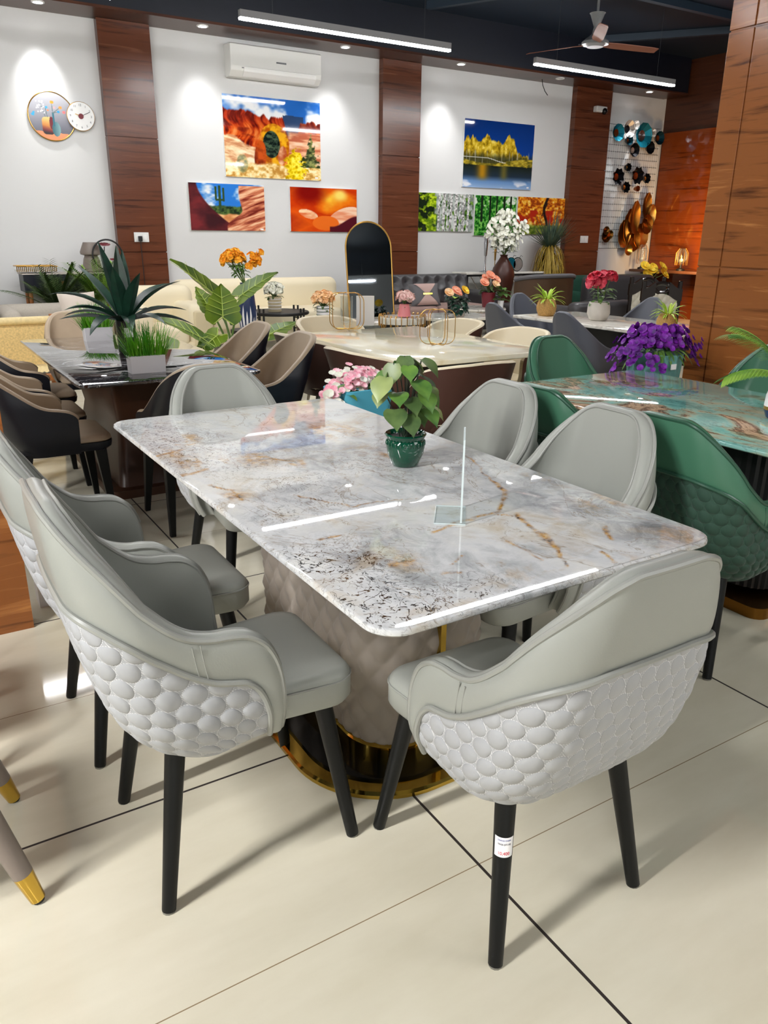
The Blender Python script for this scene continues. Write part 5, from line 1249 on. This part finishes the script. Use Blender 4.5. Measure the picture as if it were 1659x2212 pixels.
for s_ in (-1, 1):
    soft_box(MB(), (s_*(W_/2-.13), -.03, .43), (.27, .9, .50), .11).build('arm', 'charcoal_leather', t)
    for sy in (-.35, .3): MB().cyl((s_*1.1, sy, .1), (s_*1.1, sy, 0), .03, .02).build('leg', 'walnut', t)
ct, co = cushion('grey and mauve bow cushion with gold clasp on the tufted sofa', (7.05, 10.28, .48), .56, .36, .16, 0, 'grey_velvet', .35)
m = MB()
for s_ in (1, -1):
    m.grid(lambda a, b: ((a-.5)*.40*(.2+.8*b), -.08*(max(0, 1-(2*a*.6-.6)**4)*max(0, 1-(2*b*.46)**4))**.6-.008, s_*(.015+.150*b)), 9, 7)
m.build('mauve_panel', 'pink_velvet', co, recalc=False)
MB().box((0, -.09, -.005), (.17, .012, .024)).build('gold_clasp', 'gold', co, smooth=False)
# arched mirror
p = at(787, 600, y=10.1); t = thing('floor_mirror', 'tall arched floor mirror with a slim gold frame in front of the wall', 'mirror', (5.82, 9.75, 0), -.10)
Wm, Hm = .35, 1.69
arch = [(-Wm, .0)]+[(-Wm, Hm-Wm)]+[(-Wm*cos(a), Hm-Wm+Wm*sin(a)) for a in np.linspace(.1, PI-.1, 19)]+[(Wm, Hm-Wm), (Wm, 0)]
tl = .137
P_ = lambda x, z, o=0: (x, z*tl+o, z)
MB().tube([P_(x, z) for x, z in arch]+[P_(0, 0)], .013, 8, True).build('frame', 'gold_soft', t)
m = MB(); m.add([P_(x, z, -.004) for x, z in arch], [tuple(range(len(arch)))]); m.add([P_(x, z, .01) for x, z in arch], [tuple(range(len(arch)))]); m.build('glass', 'mirror_glass', t, smooth=False)
MB().box((0, .42, .5), (.03, .03, 1.0)).build('rear_prop', 'black_matte', t, smooth=False)
# low tables
def flowers(t, n, r, z, mp, ml='leaf_olive', pr=.03, seed=1, leaf=16, stem=None, nm='blossoms', z0=None, off=(0, 0)):
    r_ = random.Random(seed); m, l, st = MB(), MB(), MB(); z0 = z-r*.9 if z0 is None else z0
    for i in range(n):
        a = 2.4*i+r_.uniform(-.4, .4); c_ = 1-1.25*(i+.5)/n; h = math.sqrt(max(0, 1-c_*c_)); p = Vector((r*h*cos(a)+off[0], r*h*sin(a)+off[1], z+r*.8*c_))
        bloom(m, p, pr*r_.uniform(.8, 1.15), 6, r_); st.tube([(0, 0, z0), p*.5+Vector((0, 0, z0))*.5+Vector((0, 0, r*.15)), p], .004, 5)
    for i in range(leaf):
        a = r_.uniform(0, 2*PI); q = r_.uniform(.2, .75); blade(l, (q*r*cos(a)+off[0]*.5, q*r*sin(a)+off[1]*.5, z-r*r_.uniform(.2, 1.6)), (cos(a), sin(a), r_.uniform(-.3, .7)), r*.75, r*.32, .9)
    m.build(nm, mp, t); l.build('leaves', ml, t); st.build('stems', 'stem_green', t)
def bundle(label, p, pot, flow, cat='plant', name='flower_pot', stripes=None, scale=1, **kw):
    t = thing(name, label, cat, p, 0, None, (scale,)*3); prof, mt = pot
    MB().lathe(prof, 28).build('pot', mt, t)
    if stripes:
        for z in stripes[1]: MB().lathe([(stripes[0]+.001, z-.005), (stripes[0]+.003, z), (stripes[0]+.001, z+.005)], 28).build('stripe', stripes[2], t)
    flowers(t, **flow); return t
t = thing('side_table', 'black round side table with slatted legs holding a flower pot', 'side table', (4.30, 9.62, 0))
MB().lathe([(.001, .53), (.38, .53), (.39, .54), (.39, .56), (.38, .57), (.001, .57)], 40).build('table_top', 'black_matte', t, angle=.5)
for k in range(4):
    a = .5+k*PI/2; q = MB()
    for da in (-.09, .09): q.cyl((.37*cos(a+da), .37*sin(a+da), .62), (.37*cos(a+da), .37*sin(a+da), 0), .013)
    for z in (.18, .32, .46): q.tube([(.37*cos(a-.09), .37*sin(a-.09), z), (.37*cos(a+.09), .37*sin(a+.09), z)], .009, 6)
    q.build('leg', 'black_matte', t)
cyl_pot = lambda r, h: [(r*.95, 0), (r, .01), (r, h), (r*.92, h), (r*.9, h-.02)]
bundle('white blossoms in a banded cream pot on the black side table', (4.21, 9.55, .57), (cyl_pot(.085, .19), 'cream_fabric_panel'), dict(n=24, r=.10, z=.255, mp='petal_white', pr=.042, seed=3, leaf=30), stripes=(.085, (.04, .08, .12, .16), 'pot_white'))
t = thing('coffee_table', 'long low marble topped coffee table between the cream sofa and the mirror', 'coffee table', (5.20, 9.05, 0))
slab('table_top', 1.2, .62, .42, .46, .04, 'marble_white', t)
for sx in (-1, 1): MB().box((sx*.5, 0, .21), (.08, .5, .42)).build('leg', 'black_matte', t, smooth=False)
bundle('peach roses in a white and blue banded pot on the long marble coffee table', (4.72, 9.18, .46), (cyl_pot(.085, .19), 'pot_white'), dict(n=26, r=.11, z=.26, mp='petal_peach', pr=.046, seed=6, leaf=30), stripes=(.085, (.04, .08, .12, .16), 'leaf_grey'))
t = bundle('orange flowers in a tall dark vase with white drips beside the alocasia', (3.50, 8.74, .46), ([(.08, 0), (.10, .03), (.125, .18), (.10, .42), (.07, .56), (.075, .57), (.06, .55)], 'navy_pot'), dict(n=18, r=.115, z=.84, mp='petal_orange', pr=.055, seed=8, ml='leaf_mid', leaf=50, z0=.52, off=(-.15, 0)), name='flower_vase', scale=.92)
m = MB(); rnd = random.Random(77)
for k in range(9): bloom(m, (.10+rnd.uniform(-.09, .09), rnd.uniform(-.06, .06), .84+rnd.uniform(-.08, .09)), .05, 6, rnd)
m.build('blossoms', 'petal_orange', t)
m = MB(); rnd = random.Random(1)
for k in range(16):
    a = 2*PI*k/16; h = rnd.uniform(.16, .34); r0 = lambda z: float(np.interp(z, [0, .03, .18, .42, .56], [.08, .10, .125, .10, .07]))+.002
    zs = np.linspace(.01, h, 8); m.add([(r0(z)*cos(a+s_*.12*(1-(z/h)**3)), r0(z)*sin(a+s_*.12*(1-(z/h)**3)), z) for z in zs for s_ in (-1, 1)], [(2*i, 2*i+1, 2*i+3, 2*i+2) for i in range(7)])
m.build('white_drips', 'pot_white', t)
t2 = thing('plant_stand', 'low black stand under the dark drip vase', 'stand', (3.50, 8.74, 0)); MB().lathe([(.001, .42), (.2, .42), (.2, .46), (.001, .46)], 28).build('table_top', 'black_matte', t2, angle=.5)
for k in range(3): MB().cyl((.16*cos(k*2.1), .16*sin(k*2.1), .42), (.18*cos(k*2.1), .18*sin(k*2.1), 0), .012).build('leg', 'black_matte', t2)
t = thing('side_table', 'round marble side table with gold hoop rim in front of the mirror', 'side table', (5.14, 7.95, 0))
MB().lathe([(.001, .53), (.27, .53), (.275, .54), (.275, .60), (.27, .605), (.001, .605)], 48).build('table_top', 'marble_white', t, angle=.5)
m = MB()
for k in range(26):
    a = 2*PI*k/26; c_, s_ = cos(a), sin(a); m.tube([(.28*c_, .28*s_, .50), (.283*c_, .283*s_, .60), (.277*c_, .277*s_, .63), (.255*c_, .255*s_, .628), (.25*c_, .25*s_, .607)], .005, 5)
m.build('hoop_rim', 'gold_soft', t)
for k in range(8): a = 2*PI*k/8; MB().cyl((.26*cos(a), .26*sin(a), .53), (.16*cos(a), .16*sin(a), 0), .009, .009, 8).build('leg', 'gold_soft', t)
t = bundle('blush roses in a pink ribbed vase on the round marble side table', (5.12, 7.88, .605), ([(.05, 0), (.078, .01), (.07, .08), (.056, .15), (.05, .15)], 'pink_ceramic'), dict(n=9, r=.068, z=.205, mp='petal_blush', pr=.055, seed=12, leaf=10), name='flower_vase')
t = thing('coffee_table', 'white oval marble coffee table below the tufted sofa', 'coffee table', (6.55, 8.80, 0))
m = MB(); m.loft([[(x, y, z) for x, y in sup(.55*q, .42*q, 48, 2.2)] for q, z in ((.97, .45), (1, .462), (1, .483), (.985, .49))]); m.build('table_top', 'marble_white', t, angle=.5)
MB().lathe([(.22, 0), (.2, .03), (.1, .2), (.16, .45)], 28).build('pedestal', 'antique_gold', t)
def daisy_pot(label, p, potm, specs, ml, r=.1, h=.16, s_=1):
    t = thing('flower_pot', label, 'plant', p, 0, None, (s_,)*3); MB().lathe([(r*.75, 0), (r*.8, .01), (r, h), (r*.9, h), (r*.88, h-.02)], 26).build('pot', potm, t)
    l, st = MB(), MB(); r_ = random.Random(len(label))
    for i, (x, y, z, q, mm) in enumerate(specs):
        m = MB(); petals(m, (x, y, z), (x, y-.6, .6), q, 8, .25, r_); petals(m, (x, y-.01, z+.01), (x, y-.7, .7), q*.7, 7, .4, r_); m.sphere((x, y-.012, z+.01), q*.22, 8); m.build('blossom', mm, t); st.tube([(0, 0, h-.02), (x*.4, y*.4, (h+z)/2), (x, y, z)], .005, 5)
    for i in range(18): a = r_.uniform(0, 2*PI); blade(l, (.03*cos(a), .03*sin(a), h+r_.uniform(-.02, .08)), (cos(a), sin(a), r_.uniform(0, .9)), .14, .05, 1.1)
    l.build('leaves', ml, t); st.build('stems', 'stem_green', t); return t
daisy_pot('yellow and orange flowers in a black pot on the oval marble coffee table', at(980, 676, z=.49), 'pot_black', [(-.13, -.05, .28, .07, 'petal_peach'), (0, -.04, .30, .075, 'petal_coral'), (.08, .0, .26, .05, 'petal_coral')], 'leaf_dark', .1, .16)
t = thing('potted_plant', 'dark leafed plant with one yellow flower in front of the black flower pot', 'plant', at(990, 686, z=.49), 0)
MB().lathe([(.06, 0), (.08, .02), (.085, .05), (.07, .055)], 22).build('pot', 'bone', t); m = MB(); rnd = random.Random(8)
for i in range(60): a = rnd.uniform(0, 2*PI); blade(m, (.07*cos(a), .07*sin(a), rnd.uniform(.06, .28)), (cos(a), sin(a), rnd.uniform(-.5, .5)), rnd.uniform(.06, .1), .06, 1.0)
m.build('leaves', 'leaf_dark', t); m = MB(); petals(m, (.04, -.05, .34), (.2, -.7, .6), .065, 7, .5, rnd); petals(m, (.04, -.06, .35), (.2, -.7, .6), .045, 6, .8, rnd); m.build('blossom', 'petal_yellow', t)
m = MB(); blade(m, (-.06, -.03, .26), (-.7, -.6, .3), .12, .1, .6); m.build('lime_leaf', 'leaf_lime', t)
t = thing('coffee_table', 'small round white coffee table with gold edge behind the slate chairs', 'coffee table', (7.55, 9.55, 0)); MB().lathe([(.001, .46), (.40, .46), (.41, .48), (.40, .50), (.001, .50)], 36).build('table_top', 'marble_white', t, angle=.5); MB().lathe([(.25, 0), (.25, .02), (.06, .05), (.06, .46)], 24).build('pedestal', 'gold_soft', t)
daisy_pot('coral pink flowers in a maroon pot on the small round coffee table', (7.72, 9.55, .50), 'maroon_pot', [(-.12, -.04, .36, .075, 'petal_coral'), (0, -.02, .46, .08, 'petal_coral'), (.1, -.04, .40, .075, 'petal_coral'), (.05, -.1, .33, .07, 'petal_peach'), (-.03, .05, .42, .07, 'petal_coral')], 'leaf_olive', .11, .22)
t = thing('potted_plant', 'small bright green plant between the coral flowers and the slate chair', 'plant', (7.86, 9.42, .50)); MB().lathe([(.04, 0), (.05, .1), (.045, .1)], 18).build('pot', 'pot_white', t); m = MB()
for i in range(20): a = rnd.uniform(0, 2*PI); blade(m, (.02*cos(a), .02*sin(a), .08+rnd.uniform(0, .2)), (cos(a), sin(a), rnd.uniform(-.1, .9)), .16, .08, .9)
m.build('leaves', 'leaf_mid', t)
# console with marble top
t = thing('console_table', 'marble topped console with fan of metal bars below the right pictures', 'console table', (9.22, 11.12, 0))
slab('table_top', 1.78, .42, .90, .935, .01, 'marble_white', t)
for sx in (-1, -.45, .45, 1):
    m = MB(); sy = -.19 if abs(sx) == 1 or sx < 0 else .0; m.box((sx*.865, -.19, .45), (.03, .03, .9)); m.build('leg', 'black_matte', t, smooth=False)
m = MB()
for k in range(19): a = PI*(k+.5)/19; L = min(.78/max(abs(cos(a)), .01), .84/max(sin(a), .01)); m.tube([(.08*cos(a), 0, .04+.08*sin(a)), (L*cos(a), 0, .04+L*sin(a))], .009, 5)
m.build('fan_bars', 'bone', t); m = MB(); m.box((0, -.19, .885), (1.74, .03, .03)); m.box((0, -.19, .03), (1.74, .03, .03)); m.build('rail', 'black_matte', t, smooth=False)
def stick(label, px, h, m, r):
    p = at(px, 586, y=11.05); t = thing('candlestick', label, 'candlestick', (p.x, 11.05, .935)); MB().lathe([(.10, 0), (.10, .012), (.02, .03), (r*.5, .1), (r*.5, h*.4), (r, h*.42), (r*1.5, h*.75), (r*1.3, h*.8), (r*1.8, h), (r*1.5, h)], 20).build('stem', m, t)
stick('tall silver candlestick on the marble console', 1047, .64, 'silver', .025); stick('slim gold candlestick on the marble console', 1068, .46, 'gold_soft', .014)
t = thing('sculpture', 'pair of round teal and white discs with antennae on the marble console', 'ornament', (9.46, 11.05, .935))
for dx, mm in ((-.06, 'wf_teal'), (.09, 'wf_pearl')):
    o = MB().lathe([(.001, -.015), (.10, -.015), (.115, 0), (.10, .015), (.001, .015)], 30).build('disc', mm, t); o.location = (dx, 0, .12); o.rotation_euler = (PI/2, 0, 0)
    MB().tube(ring(.112, dx, .12, 0, 32), .009, 6, True).build('disc_rim', 'black_gloss', t)
m = MB(); m.tube([(-.03, 0, .22), (.0, 0, .27), (.05, 0, .26)], .004, 5); m.tube([(.12, 0, .22), (.16, 0, .27), (.2, 0, .25)], .004, 5); m.build('antennae', 'black_matte', t)
# brown floor vase with white blossom
p = at(1087, 640, y=10.2); t = thing('flower_vase', 'tall brown vase of white blossoms beside the marble console', 'vase', (8.84, 10.58, 0))
MB().lathe([(.12, 0), (.13, .02), (.14, .5), (.185, .82), (.195, .92), (.17, 1.02), (.09, 1.14), (.055, 1.2), (.07, 1.23), (.05, 1.22)], 36).build('vase', 'brown_vase', t)
m, l, st = MB(), MB(), MB(); rnd = random.Random(15)
for i in range(430):
    u = rnd.random(); z = 1.30+.62*u; R = .33*sin(PI*min(1, .18+.75*u))**.8; a = rnd.uniform(0, 2*PI); q = R*rnd.random()**.45
    petals(m, (q*cos(a), q*sin(a), z), (cos(a), sin(a)-.4, .5), rnd.uniform(.02, .036), 5, .3, rnd)
for cx_, cz_ in ((-.36, 1.62), (-.30, 1.72), (.33, 1.7), (.38, 1.62)):
    for i in range(10): petals(m, (cx_+rnd.uniform(-.05, .05), -.05, cz_+rnd.uniform(-.06, .06)), (0, -1, .5), .035, 5, .3, rnd)
    st.tube([(0, 0, 1.2), (cx_*.5, 0, 1.5), (cx_, -.03, cz_)], .006, 5)
for i in range(60): a = rnd.uniform(0, 2*PI); blade(l, (.1*cos(a), .1*sin(a), rnd.uniform(1.25, 1.6)), (cos(a), sin(a), .5), .14, .04, .8)
for i in range(10): a = rnd.uniform(0, 2*PI); st.tube([(0, 0, 1.2), (.08*cos(a), .08*sin(a), 1.4), (.2*cos(a), .2*sin(a), 1.75)], .005, 5)
m.build('blossoms', 'petal_white', t); l.build('leaves', 'leaf_mid', t); st.build('branches', 'stem_green', t)
# yucca
t = thing('yucca_plant', 'tall yucca with spiky grey leaves above a yellow straw skirt beside the right wood column', 'plant', (10.29, 11.05, 0))
MB().cyl((0, 0, .2), (0, 0, 1.36), .10, .08).build('trunk', 'leaf_straw', t); MB().lathe([(.18, 0), (.22, .02), (.25, .32), (.22, .32)], 24).build('pot', 'pot_black', t); MB().lathe([(1e-4, .28), (.22, .28)], 18).build('soil', 'soil', t)
m, d_ = MB(), MB(); rnd = random.Random(21)
for i in range(150): a = rnd.uniform(0, 2*PI); el = rnd.uniform(.35, 1.5); blade(m, (.05*cos(a), .05*sin(a), 1.33), (cos(a)*cos(el), sin(a)*cos(el), sin(el)), rnd.uniform(.45, .66) if sin(a) < .35 else .4, .028, .12, 4, .1, shape=lambda f: 1-.9*f**2)
for i in range(260): a = rnd.uniform(0, 2*PI); z = rnd.uniform(.9, 1.4); blade(d_, (.08*cos(a), .08*sin(a), z), (cos(a), sin(a), rnd.uniform(.1, .8)), rnd.uniform(.40, .66), .02, 4.8, 7, .1, shape=lambda f: 1-.7*f)
m.build('spiky_leaves', 'leaf_grey', t); d_.build('straw_skirt', 'leaf_straw', t)
# brown backed sofa and neighbours
t = sofa('low dark leather sofa with its rear toward the camera behind the straw pots', 8.95, 8.42, 1.9, .9, PI, 'charcoal_leather', .45, .66, .60, .22)
t = thing('armchair', 'armchair with a tall curved brown wooden back behind the left straw pot', 'armchair', (8.97, 9.58, 0))
def curved(a, b): 
    th = lerp(-1.15, 1.15, a); return (.68*sin(th), .35-.55*cos(th), .34+.60*b-.06*(abs(th)/1.15)**3*b)
MB().grid(curved, 40, 8).build('wooden_back', 'brown_wood_side', t)
MB().tube([curved(a, 1) for a in np.linspace(0, 1, 40)], .035, 8).build('padded_rim', 'grey_velvet', t)
soft_box(MB(), (0, .25, .40), (1.1, .7, .2), .07, .03).build('seat_cushion', 'charcoal_leather', t)
for sx in (-1, 1):
    for sy in (0, .5): MB().cyl((sx*.4, sy, .32), (sx*.42, sy, 0), .025, .018).build('leg', 'walnut', t)
sofa('dark leather sofa behind the pink roses', 10.60, 9.35, 1.5, .9, -.1, 'charcoal_leather', .45, .92, .56, .24, group=None)
sofa('emerald green sofa under the wall flower display', 11.62, 10.5, 2.3, .85, 0, 'emerald_fabric', .45, .86, .6, .2)
cushion('pale sage cushion on the emerald sofa, left one', (10.85, 10.2, .46), .42, .42, .15, .2, 'pale_sage'); cushion('pale sage cushion on the emerald sofa, right one', (11.3, 10.2, .46), .42, .42, .15, -.2, 'pale_sage')
sofa('olive armchair cut off by the wood pillar at the right', 12.4, 8.35, .9, .8, PI/2, 'sage_velvet', .45, .84, .6, .14, name='armchair', cat='armchair')
# display ledge with lanterns
t = thing('display_ledge', 'dark wooden display ledge against the glossy wood wall', 'console table', (13.05, 10.2, 0)); slab('table_top', .62, 2.3, .88, .93, .01, 'walnut', t)
for sy in (-1, 1): MB().box((.1, sy*1.0, .44), (.4, .06, .88)).build('leg', 'walnut', t, smooth=False)
def lantern(label, x, y, h, r, cage):
    t = thing('candle_lantern', label, 'lantern', (x, y, .93), 0, 'glass lanterns on the display ledge'); MB().lathe([(r*.7, 0), (r*.7, .03), (.02, .05), (.015, .12)], 20).build('base', 'black_matte', t)
    MB().lathe([(.02, .12), (r, .2), (r*.95, h*.75), (r*.5, h), (r*.46, h), (r*.9, h*.74), (r*.94, .21), (.018, .135)], 20).build('glass_bowl', 'glass', t); m = MB()
    for k in range(cage): a = 2*PI*k/cage; m.tube([(r*1.03*cos(a), r*1.03*sin(a), .1), (r*1.03*cos(a), r*1.03*sin(a), h*.8), (r*.5*cos(a), r*.5*sin(a), h*1.02)], .005, 5)
    m.build('wire_cage', 'antique_gold', t)
    MB().sphere((0, 0, .19), .035, 10).build('candle', 'petal_white', t)
lantern('glass goblet lantern on the display ledge, leftmost', 12.86, 11.15, .46, .10, 6); lantern('wire cage lantern on the display ledge, middle', 12.98, 10.3, .40, .11, 12); lantern('tall glass bell lantern on the display ledge, nearest the wood pillar', 12.98, 9.55, .46, .12, 8)
def bunch_vase(): pass
t = daisy_pot('yellow flowers in a dark vase in front of the display ledge', at(1403, 628, y=9.7), 'pot_black', [(-.25, -.05, .42, .09, 'petal_yellow'), (-.1, -.05, .36, .10, 'petal_yellow'), (.0, -.03, .40, .08, 'petal_yellow'), (.2, -.05, .40, .10, 'petal_yellow'), (.22, -.08, .28, .11, 'petal_yellow'), (.1, .02, .33, .08, 'petal_yellow'), (-.18, -.06, .28, .09, 'petal_yellow'), (-.28, 0, .22, .06, 'petal_pink')], 'leaf_mid', .1, .15)
zf = t.location.z; t2 = thing('plant_stand', 'dark stand under the yellow flowers behind the carved chairs', 'stand', (t.location.x, t.location.y, 0)); MB().lathe([(.2, 0), (.18, .02), (.05, .05), (.05, zf-.03), (.2, zf-.02), (.2, zf)], 24).build('pedestal', 'ebony', t2, angle=.5)
# carved chairs
def carved(label, x, y, rz):
    t = thing('carved_chair', label, 'chair', (x, y, 0), rz, 'carved dining chairs near the wood pillar'); z1 = 1.02
    for s_ in (-1, 1):
        MB().box((s_*.23, -.25, .5), (.05, .05, 1.0)).build('back_post', 'ebony', t, smooth=False, bevel=.01); MB().cyl((s_*.22, .22, .42), (s_*.22, .24, 0), .025, .018).build('leg', 'ebony', t)
    tp_ = [(x_, .86+.06*cos(x_*13)+.10) for x_ in np.linspace(-.26, .26, 31)]; bt = [(x_, .80+.05*cos(x_*13)) for x_ in np.linspace(.26, -.26, 31)]
    m = MB(); n = 31; hole = [(.085*cos(2*PI*i/24), .915+.045*sin(2*PI*i/24)) for i in range(24)]
    for ya, yb in ((-.28, -.22),):
        m.prism([q for q in tp_[:11]]+[(q[0], q[1]) for q in bt if q[0] < tp_[10][0]+.001], ya, yb, 'y'); m.prism([q for q in tp_[20:]]+[(q[0], q[1]) for q in bt if q[0] > tp_[20][0]-.001], ya, yb, 'y')
    m.tube([(.095*cos(2*PI*i/24), -.25, .91+.06*sin(2*PI*i/24)) for i in range(24)], .026, 8, True); m.build('carved_crest', 'ebony', t, angle=.5)
    def bk(a, b): 
        x_ = (a-.5)*.42; z = .44+.36*b+.04*cos(x_*13)*b; u = (x_+z*.8)/.1 % 1; v = (x_-z*.8)/.1 % 1; return (x_, -.235+.02*(min(u, 1-u)*2*min(v, 1-v)*2)**.4, z)
    MB().grid(bk, 50, 44).build('diamond_back', 'champagne_velvet', t, angle=3); MB().grid(lambda a, b: ((a-.5)*.42, -.262, .44+.36*b), 3, 3).build('rear_panel', 'champagne_velvet', t)
    mm, rg = seat_cushion(.22, .24, -.22, .26, .40, .50); mm.build('seat', 'champagne_velvet', t); return t
carved('carved dark chair with diamond quilted pale back behind the right straw pot', 8.30, 6.72, PI-.55)
carved('carved dark chair beside the yellow flowers, second of the carved pair', 8.98, 7.52, PI-.5)
# black console on the far left with its ornaments
t = thing('console_cabinet', 'black console cabinet with oak legs against the white wall at the left', 'console table', (2.02, 11.18, 0))
MB().box((0, 0, .90), (1.14, .40, .22)).build('body', 'navy_leather', t, smooth=False, bevel=.01); MB().box((0, 0, 1.015), (1.16, .42, .015)).build('table_top', 'bone', t, smooth=False)
MB().box((-.08, -.205, .90), (.10, .015, .05)).build('drawer_pull', 'copper', t, smooth=False)
for sx in (-1, 1):
    for sy in (-1, 1): MB().cyl((sx*.5, sy*.15, .79), (sx*.52, sy*.16, 0), .025, .018).build('leg', 'oak', t)
t = thing('tray', 'gold railed tray wrapped in clear film on the black console', 'tray', (1.62, 11.12, 1.0225)); MB().box((0, 0, .03), (.46, .3, .02)).build('tray_base', 'marble_white', t, smooth=False)
m = MB()
for k in range(22): x = -.23+.46*k/21; m.tube([(x, -.15, .02), (x, -.15, .08), (x+.01, -.15, .085), (x+.02, -.15, .08)], .006, 5)
m.tube([(-.23, -.15, .085), (.23, -.15, .085), (.23, .15, .085), (-.23, .15, .085)], .008, 6, True); m.build('rail', 'gold_soft', t)
for sx in (-1, 1): MB().sphere((sx*.12, -.1, .012), .013, 8).build('foot', 'pot_white', t)
t = thing('table_lamp', 'taupe mushroom shaped table lamp on the black console', 'lamp', (2.34, 11.2, 1.0225)); MB().lathe([(.12, 0), (.13, .01), (.10, .16), (.075, .22)], 28).build('base', 'taupe_paint', t); MB().lathe([(.06, .2), (.13, .22), (.135, .25), (.09, .36), (.085, .37), (1e-4, .37)], 28).build('lamp_shade', 'taupe_paint', t)
t = thing('ornament', 'black ring ornament with a metal flower on the black console', 'ornament', (2.52, 11.05, 1.0225)); MB().tube([(.19*cos(a), 0, .215+.19*sin(a)) for a in np.linspace(0, 2*PI, 40)[:-1]], .011, 7, True).build('ring', 'black_matte', t)
MB().box((0, 0, .012), (.16, .09, .024)).build('base', 'black_matte', t, smooth=False); m = MB(); m.tube([(-.02, 0, .02), (-.05, 0, .2), (-.03, 0, .32)], .006, 5); m.tube([(.02, 0, .02), (.06, 0, .14)], .005, 5); m.build('stem', 'black_matte', t)
for c, r in (((-.03, -.01, .33), .07), ((.06, -.01, .15), .04)): m = MB(); petals(m, c, (0, -.3, 1), r, 6, .3, rnd); m.build('flower', 'maroon_pot', t)
def palm_bush(label, p, h, seed, lm, n=16, pitch=.9):
    t = thing('potted_palm', label, 'plant', p, 0); r_ = random.Random(seed); MB().lathe([(.10, 0), (.12, .02), (.13, .16), (.11, .16)], 20).build('pot', 'pot_black', t); m = MB()
    for i in range(n):
        a = r_.uniform(0, 2*PI); el = r_.uniform(.7, 1.45); d = Vector((cos(a)*cos(el), sin(a)*cos(el), sin(el))); p_ = Vector((0, 0, .14)); L = h*r_.uniform(.75, 1.1); pts = [p_.copy()]
        for k in range(14): d = (d+Vector((0, 0, -.05*pitch))).normalized(); p_ = p_+d*L/14; pts.append(p_.copy())
        m.tube(pts, .004, 4)
        for k in range(3, 15):
            d = (pts[k]-pts[k-1]).normalized(); sd = d.cross(Vector((0, 0, 1))); sd = sd.normalized() if sd.length > .01 else Vector((1, 0, 0))
            for s_ in (-1, 1):
                for q in (0, .5): blade(m, pts[k]+d*L/14*q, sd*s_+d*.9, .16*(1.1-abs(k/14-.5)), .02, .4, 3, .1)
    m.build('fronds', lm, t); return t
palm_bush('feathery palm with grey tinged fronds in front of the black console, left one', (1.76, 10.64, .40), .60, 4, 'leaf_olive', 26)
palm_bush('feathery palm in front of the black console, right one beside the lamp', (2.30, 10.66, .45), .66, 7, 'leaf_palm', 20)
for x, y, h in ((1.76, 10.64, .40), (2.30, 10.66, .45)):
    t2 = thing('plant_stand', 'black stand under the %s feathery palm' % ('left' if h == .4 else 'right'), 'stand', (x, y, 0)); MB().lathe([(.12, 0), (.12, h-.001), (1e-4, h-.001)], 18).build('pedestal', 'pot_black', t2, angle=.5)
# quilted chair at the right edge, taupe chairs at the left edge, display board behind the left pillar
RIM_Q = [(0, .93), (.15, .93), (.25, .92), (.35, .89), (.45, .84), (.55, .76), (.65, .70), (.75, .67), (.85, .65), (.92, .62), (.95, .57), (.94, .50), (.92, .44)]
shell_chair('dining_chair', 'grey quilted chair with a pale rim behind the palm at the right photo edge', 'chair', RIM_Q, ('quilt_grey', 'pink_greige', 'leg_black'), (4.55, 2.86, 0), PI/2, None, w=.27, wtop=.22, ztop=.93, rc=.14, yf=.1, lean=.12, th=.06, zflare=.66, bot_in=.05)
def taupe(label, x, y, rz):
    t = thing('dining_chair', label, 'chair', (x, y, 0), rz, None)
    mm, rg = seat_cushion(.20, .20, -.20, .17, .40, .47); mm.build('seat', 'taupe_paint', t)
    s = Shell([(0, .9), (.2, .9), (.4, .82), (.6, .7), (.8, .6), (.9, .52), (.9, .46)], None, zb=.40, w=.25, wtop=.22, ztop=.9, rc=.15, yf=.0, lean=.12)
    rim = [(0, .9), (.2, .9), (.4, .82), (.6, .7), (.8, .6), (.9, .52), (.9, .46)]; m = s.surf(rim, lambda k: (s.K(rim, k)[0], .41), 41, 8); m2 = s.surf(rim, lambda k: (s.K(rim, k)[0], .42), 41, 8, off=.04); m3 = s.cap(rim, 41, .04, 5, .01); m.add(m2.v, m2.f); m.add(m3.v, m3.f); m.build('backrest', 'taupe_paint', t)
    for sx in (-1, 1):
        for sy in (-1, 1):
            a = Vector((sx*.15, sy*.17, .40)); b = Vector((sx*.205, sy*.285, 0)); c = b+(a-b)*.21
            o = MB().cyl(a, c, .034, .0235, 20).build('leg', 'taupe_paint', t); MB().cyl(c, b+(a-b)*.02, .0237, .018, 20).build('gold_ferrule', 'gold', o, angle=.6); MB().cyl(b+(a-b)*.02, b, .0145, .0135, 16).build('rubber_foot', 'black_matte', o, angle=.6)
    return t
taupe('taupe leather chair with gold tipped legs at the left photo edge, nearer one', -.225, 1.85, FX)
taupe('taupe leather chair with gold tipped legs at the left photo edge, farther one', -.255, 2.43, FX)
t = thing('carton', 'white carton with a yellow round mark on the floor behind the left wood pillar', 'box', (.50, 3.34, 0))
MB().box((0, 0, .17), (.36, .10, .34)).build('box_body', 'pot_white', t, smooth=False); MB().prism([(-.10+.09*cos(2*PI*i/30), .15+.09*sin(2*PI*i/30)) for i in range(30)], -.053, -.0502, 'y').build('yellow_mark', 'petal_yellow', t, smooth=False)
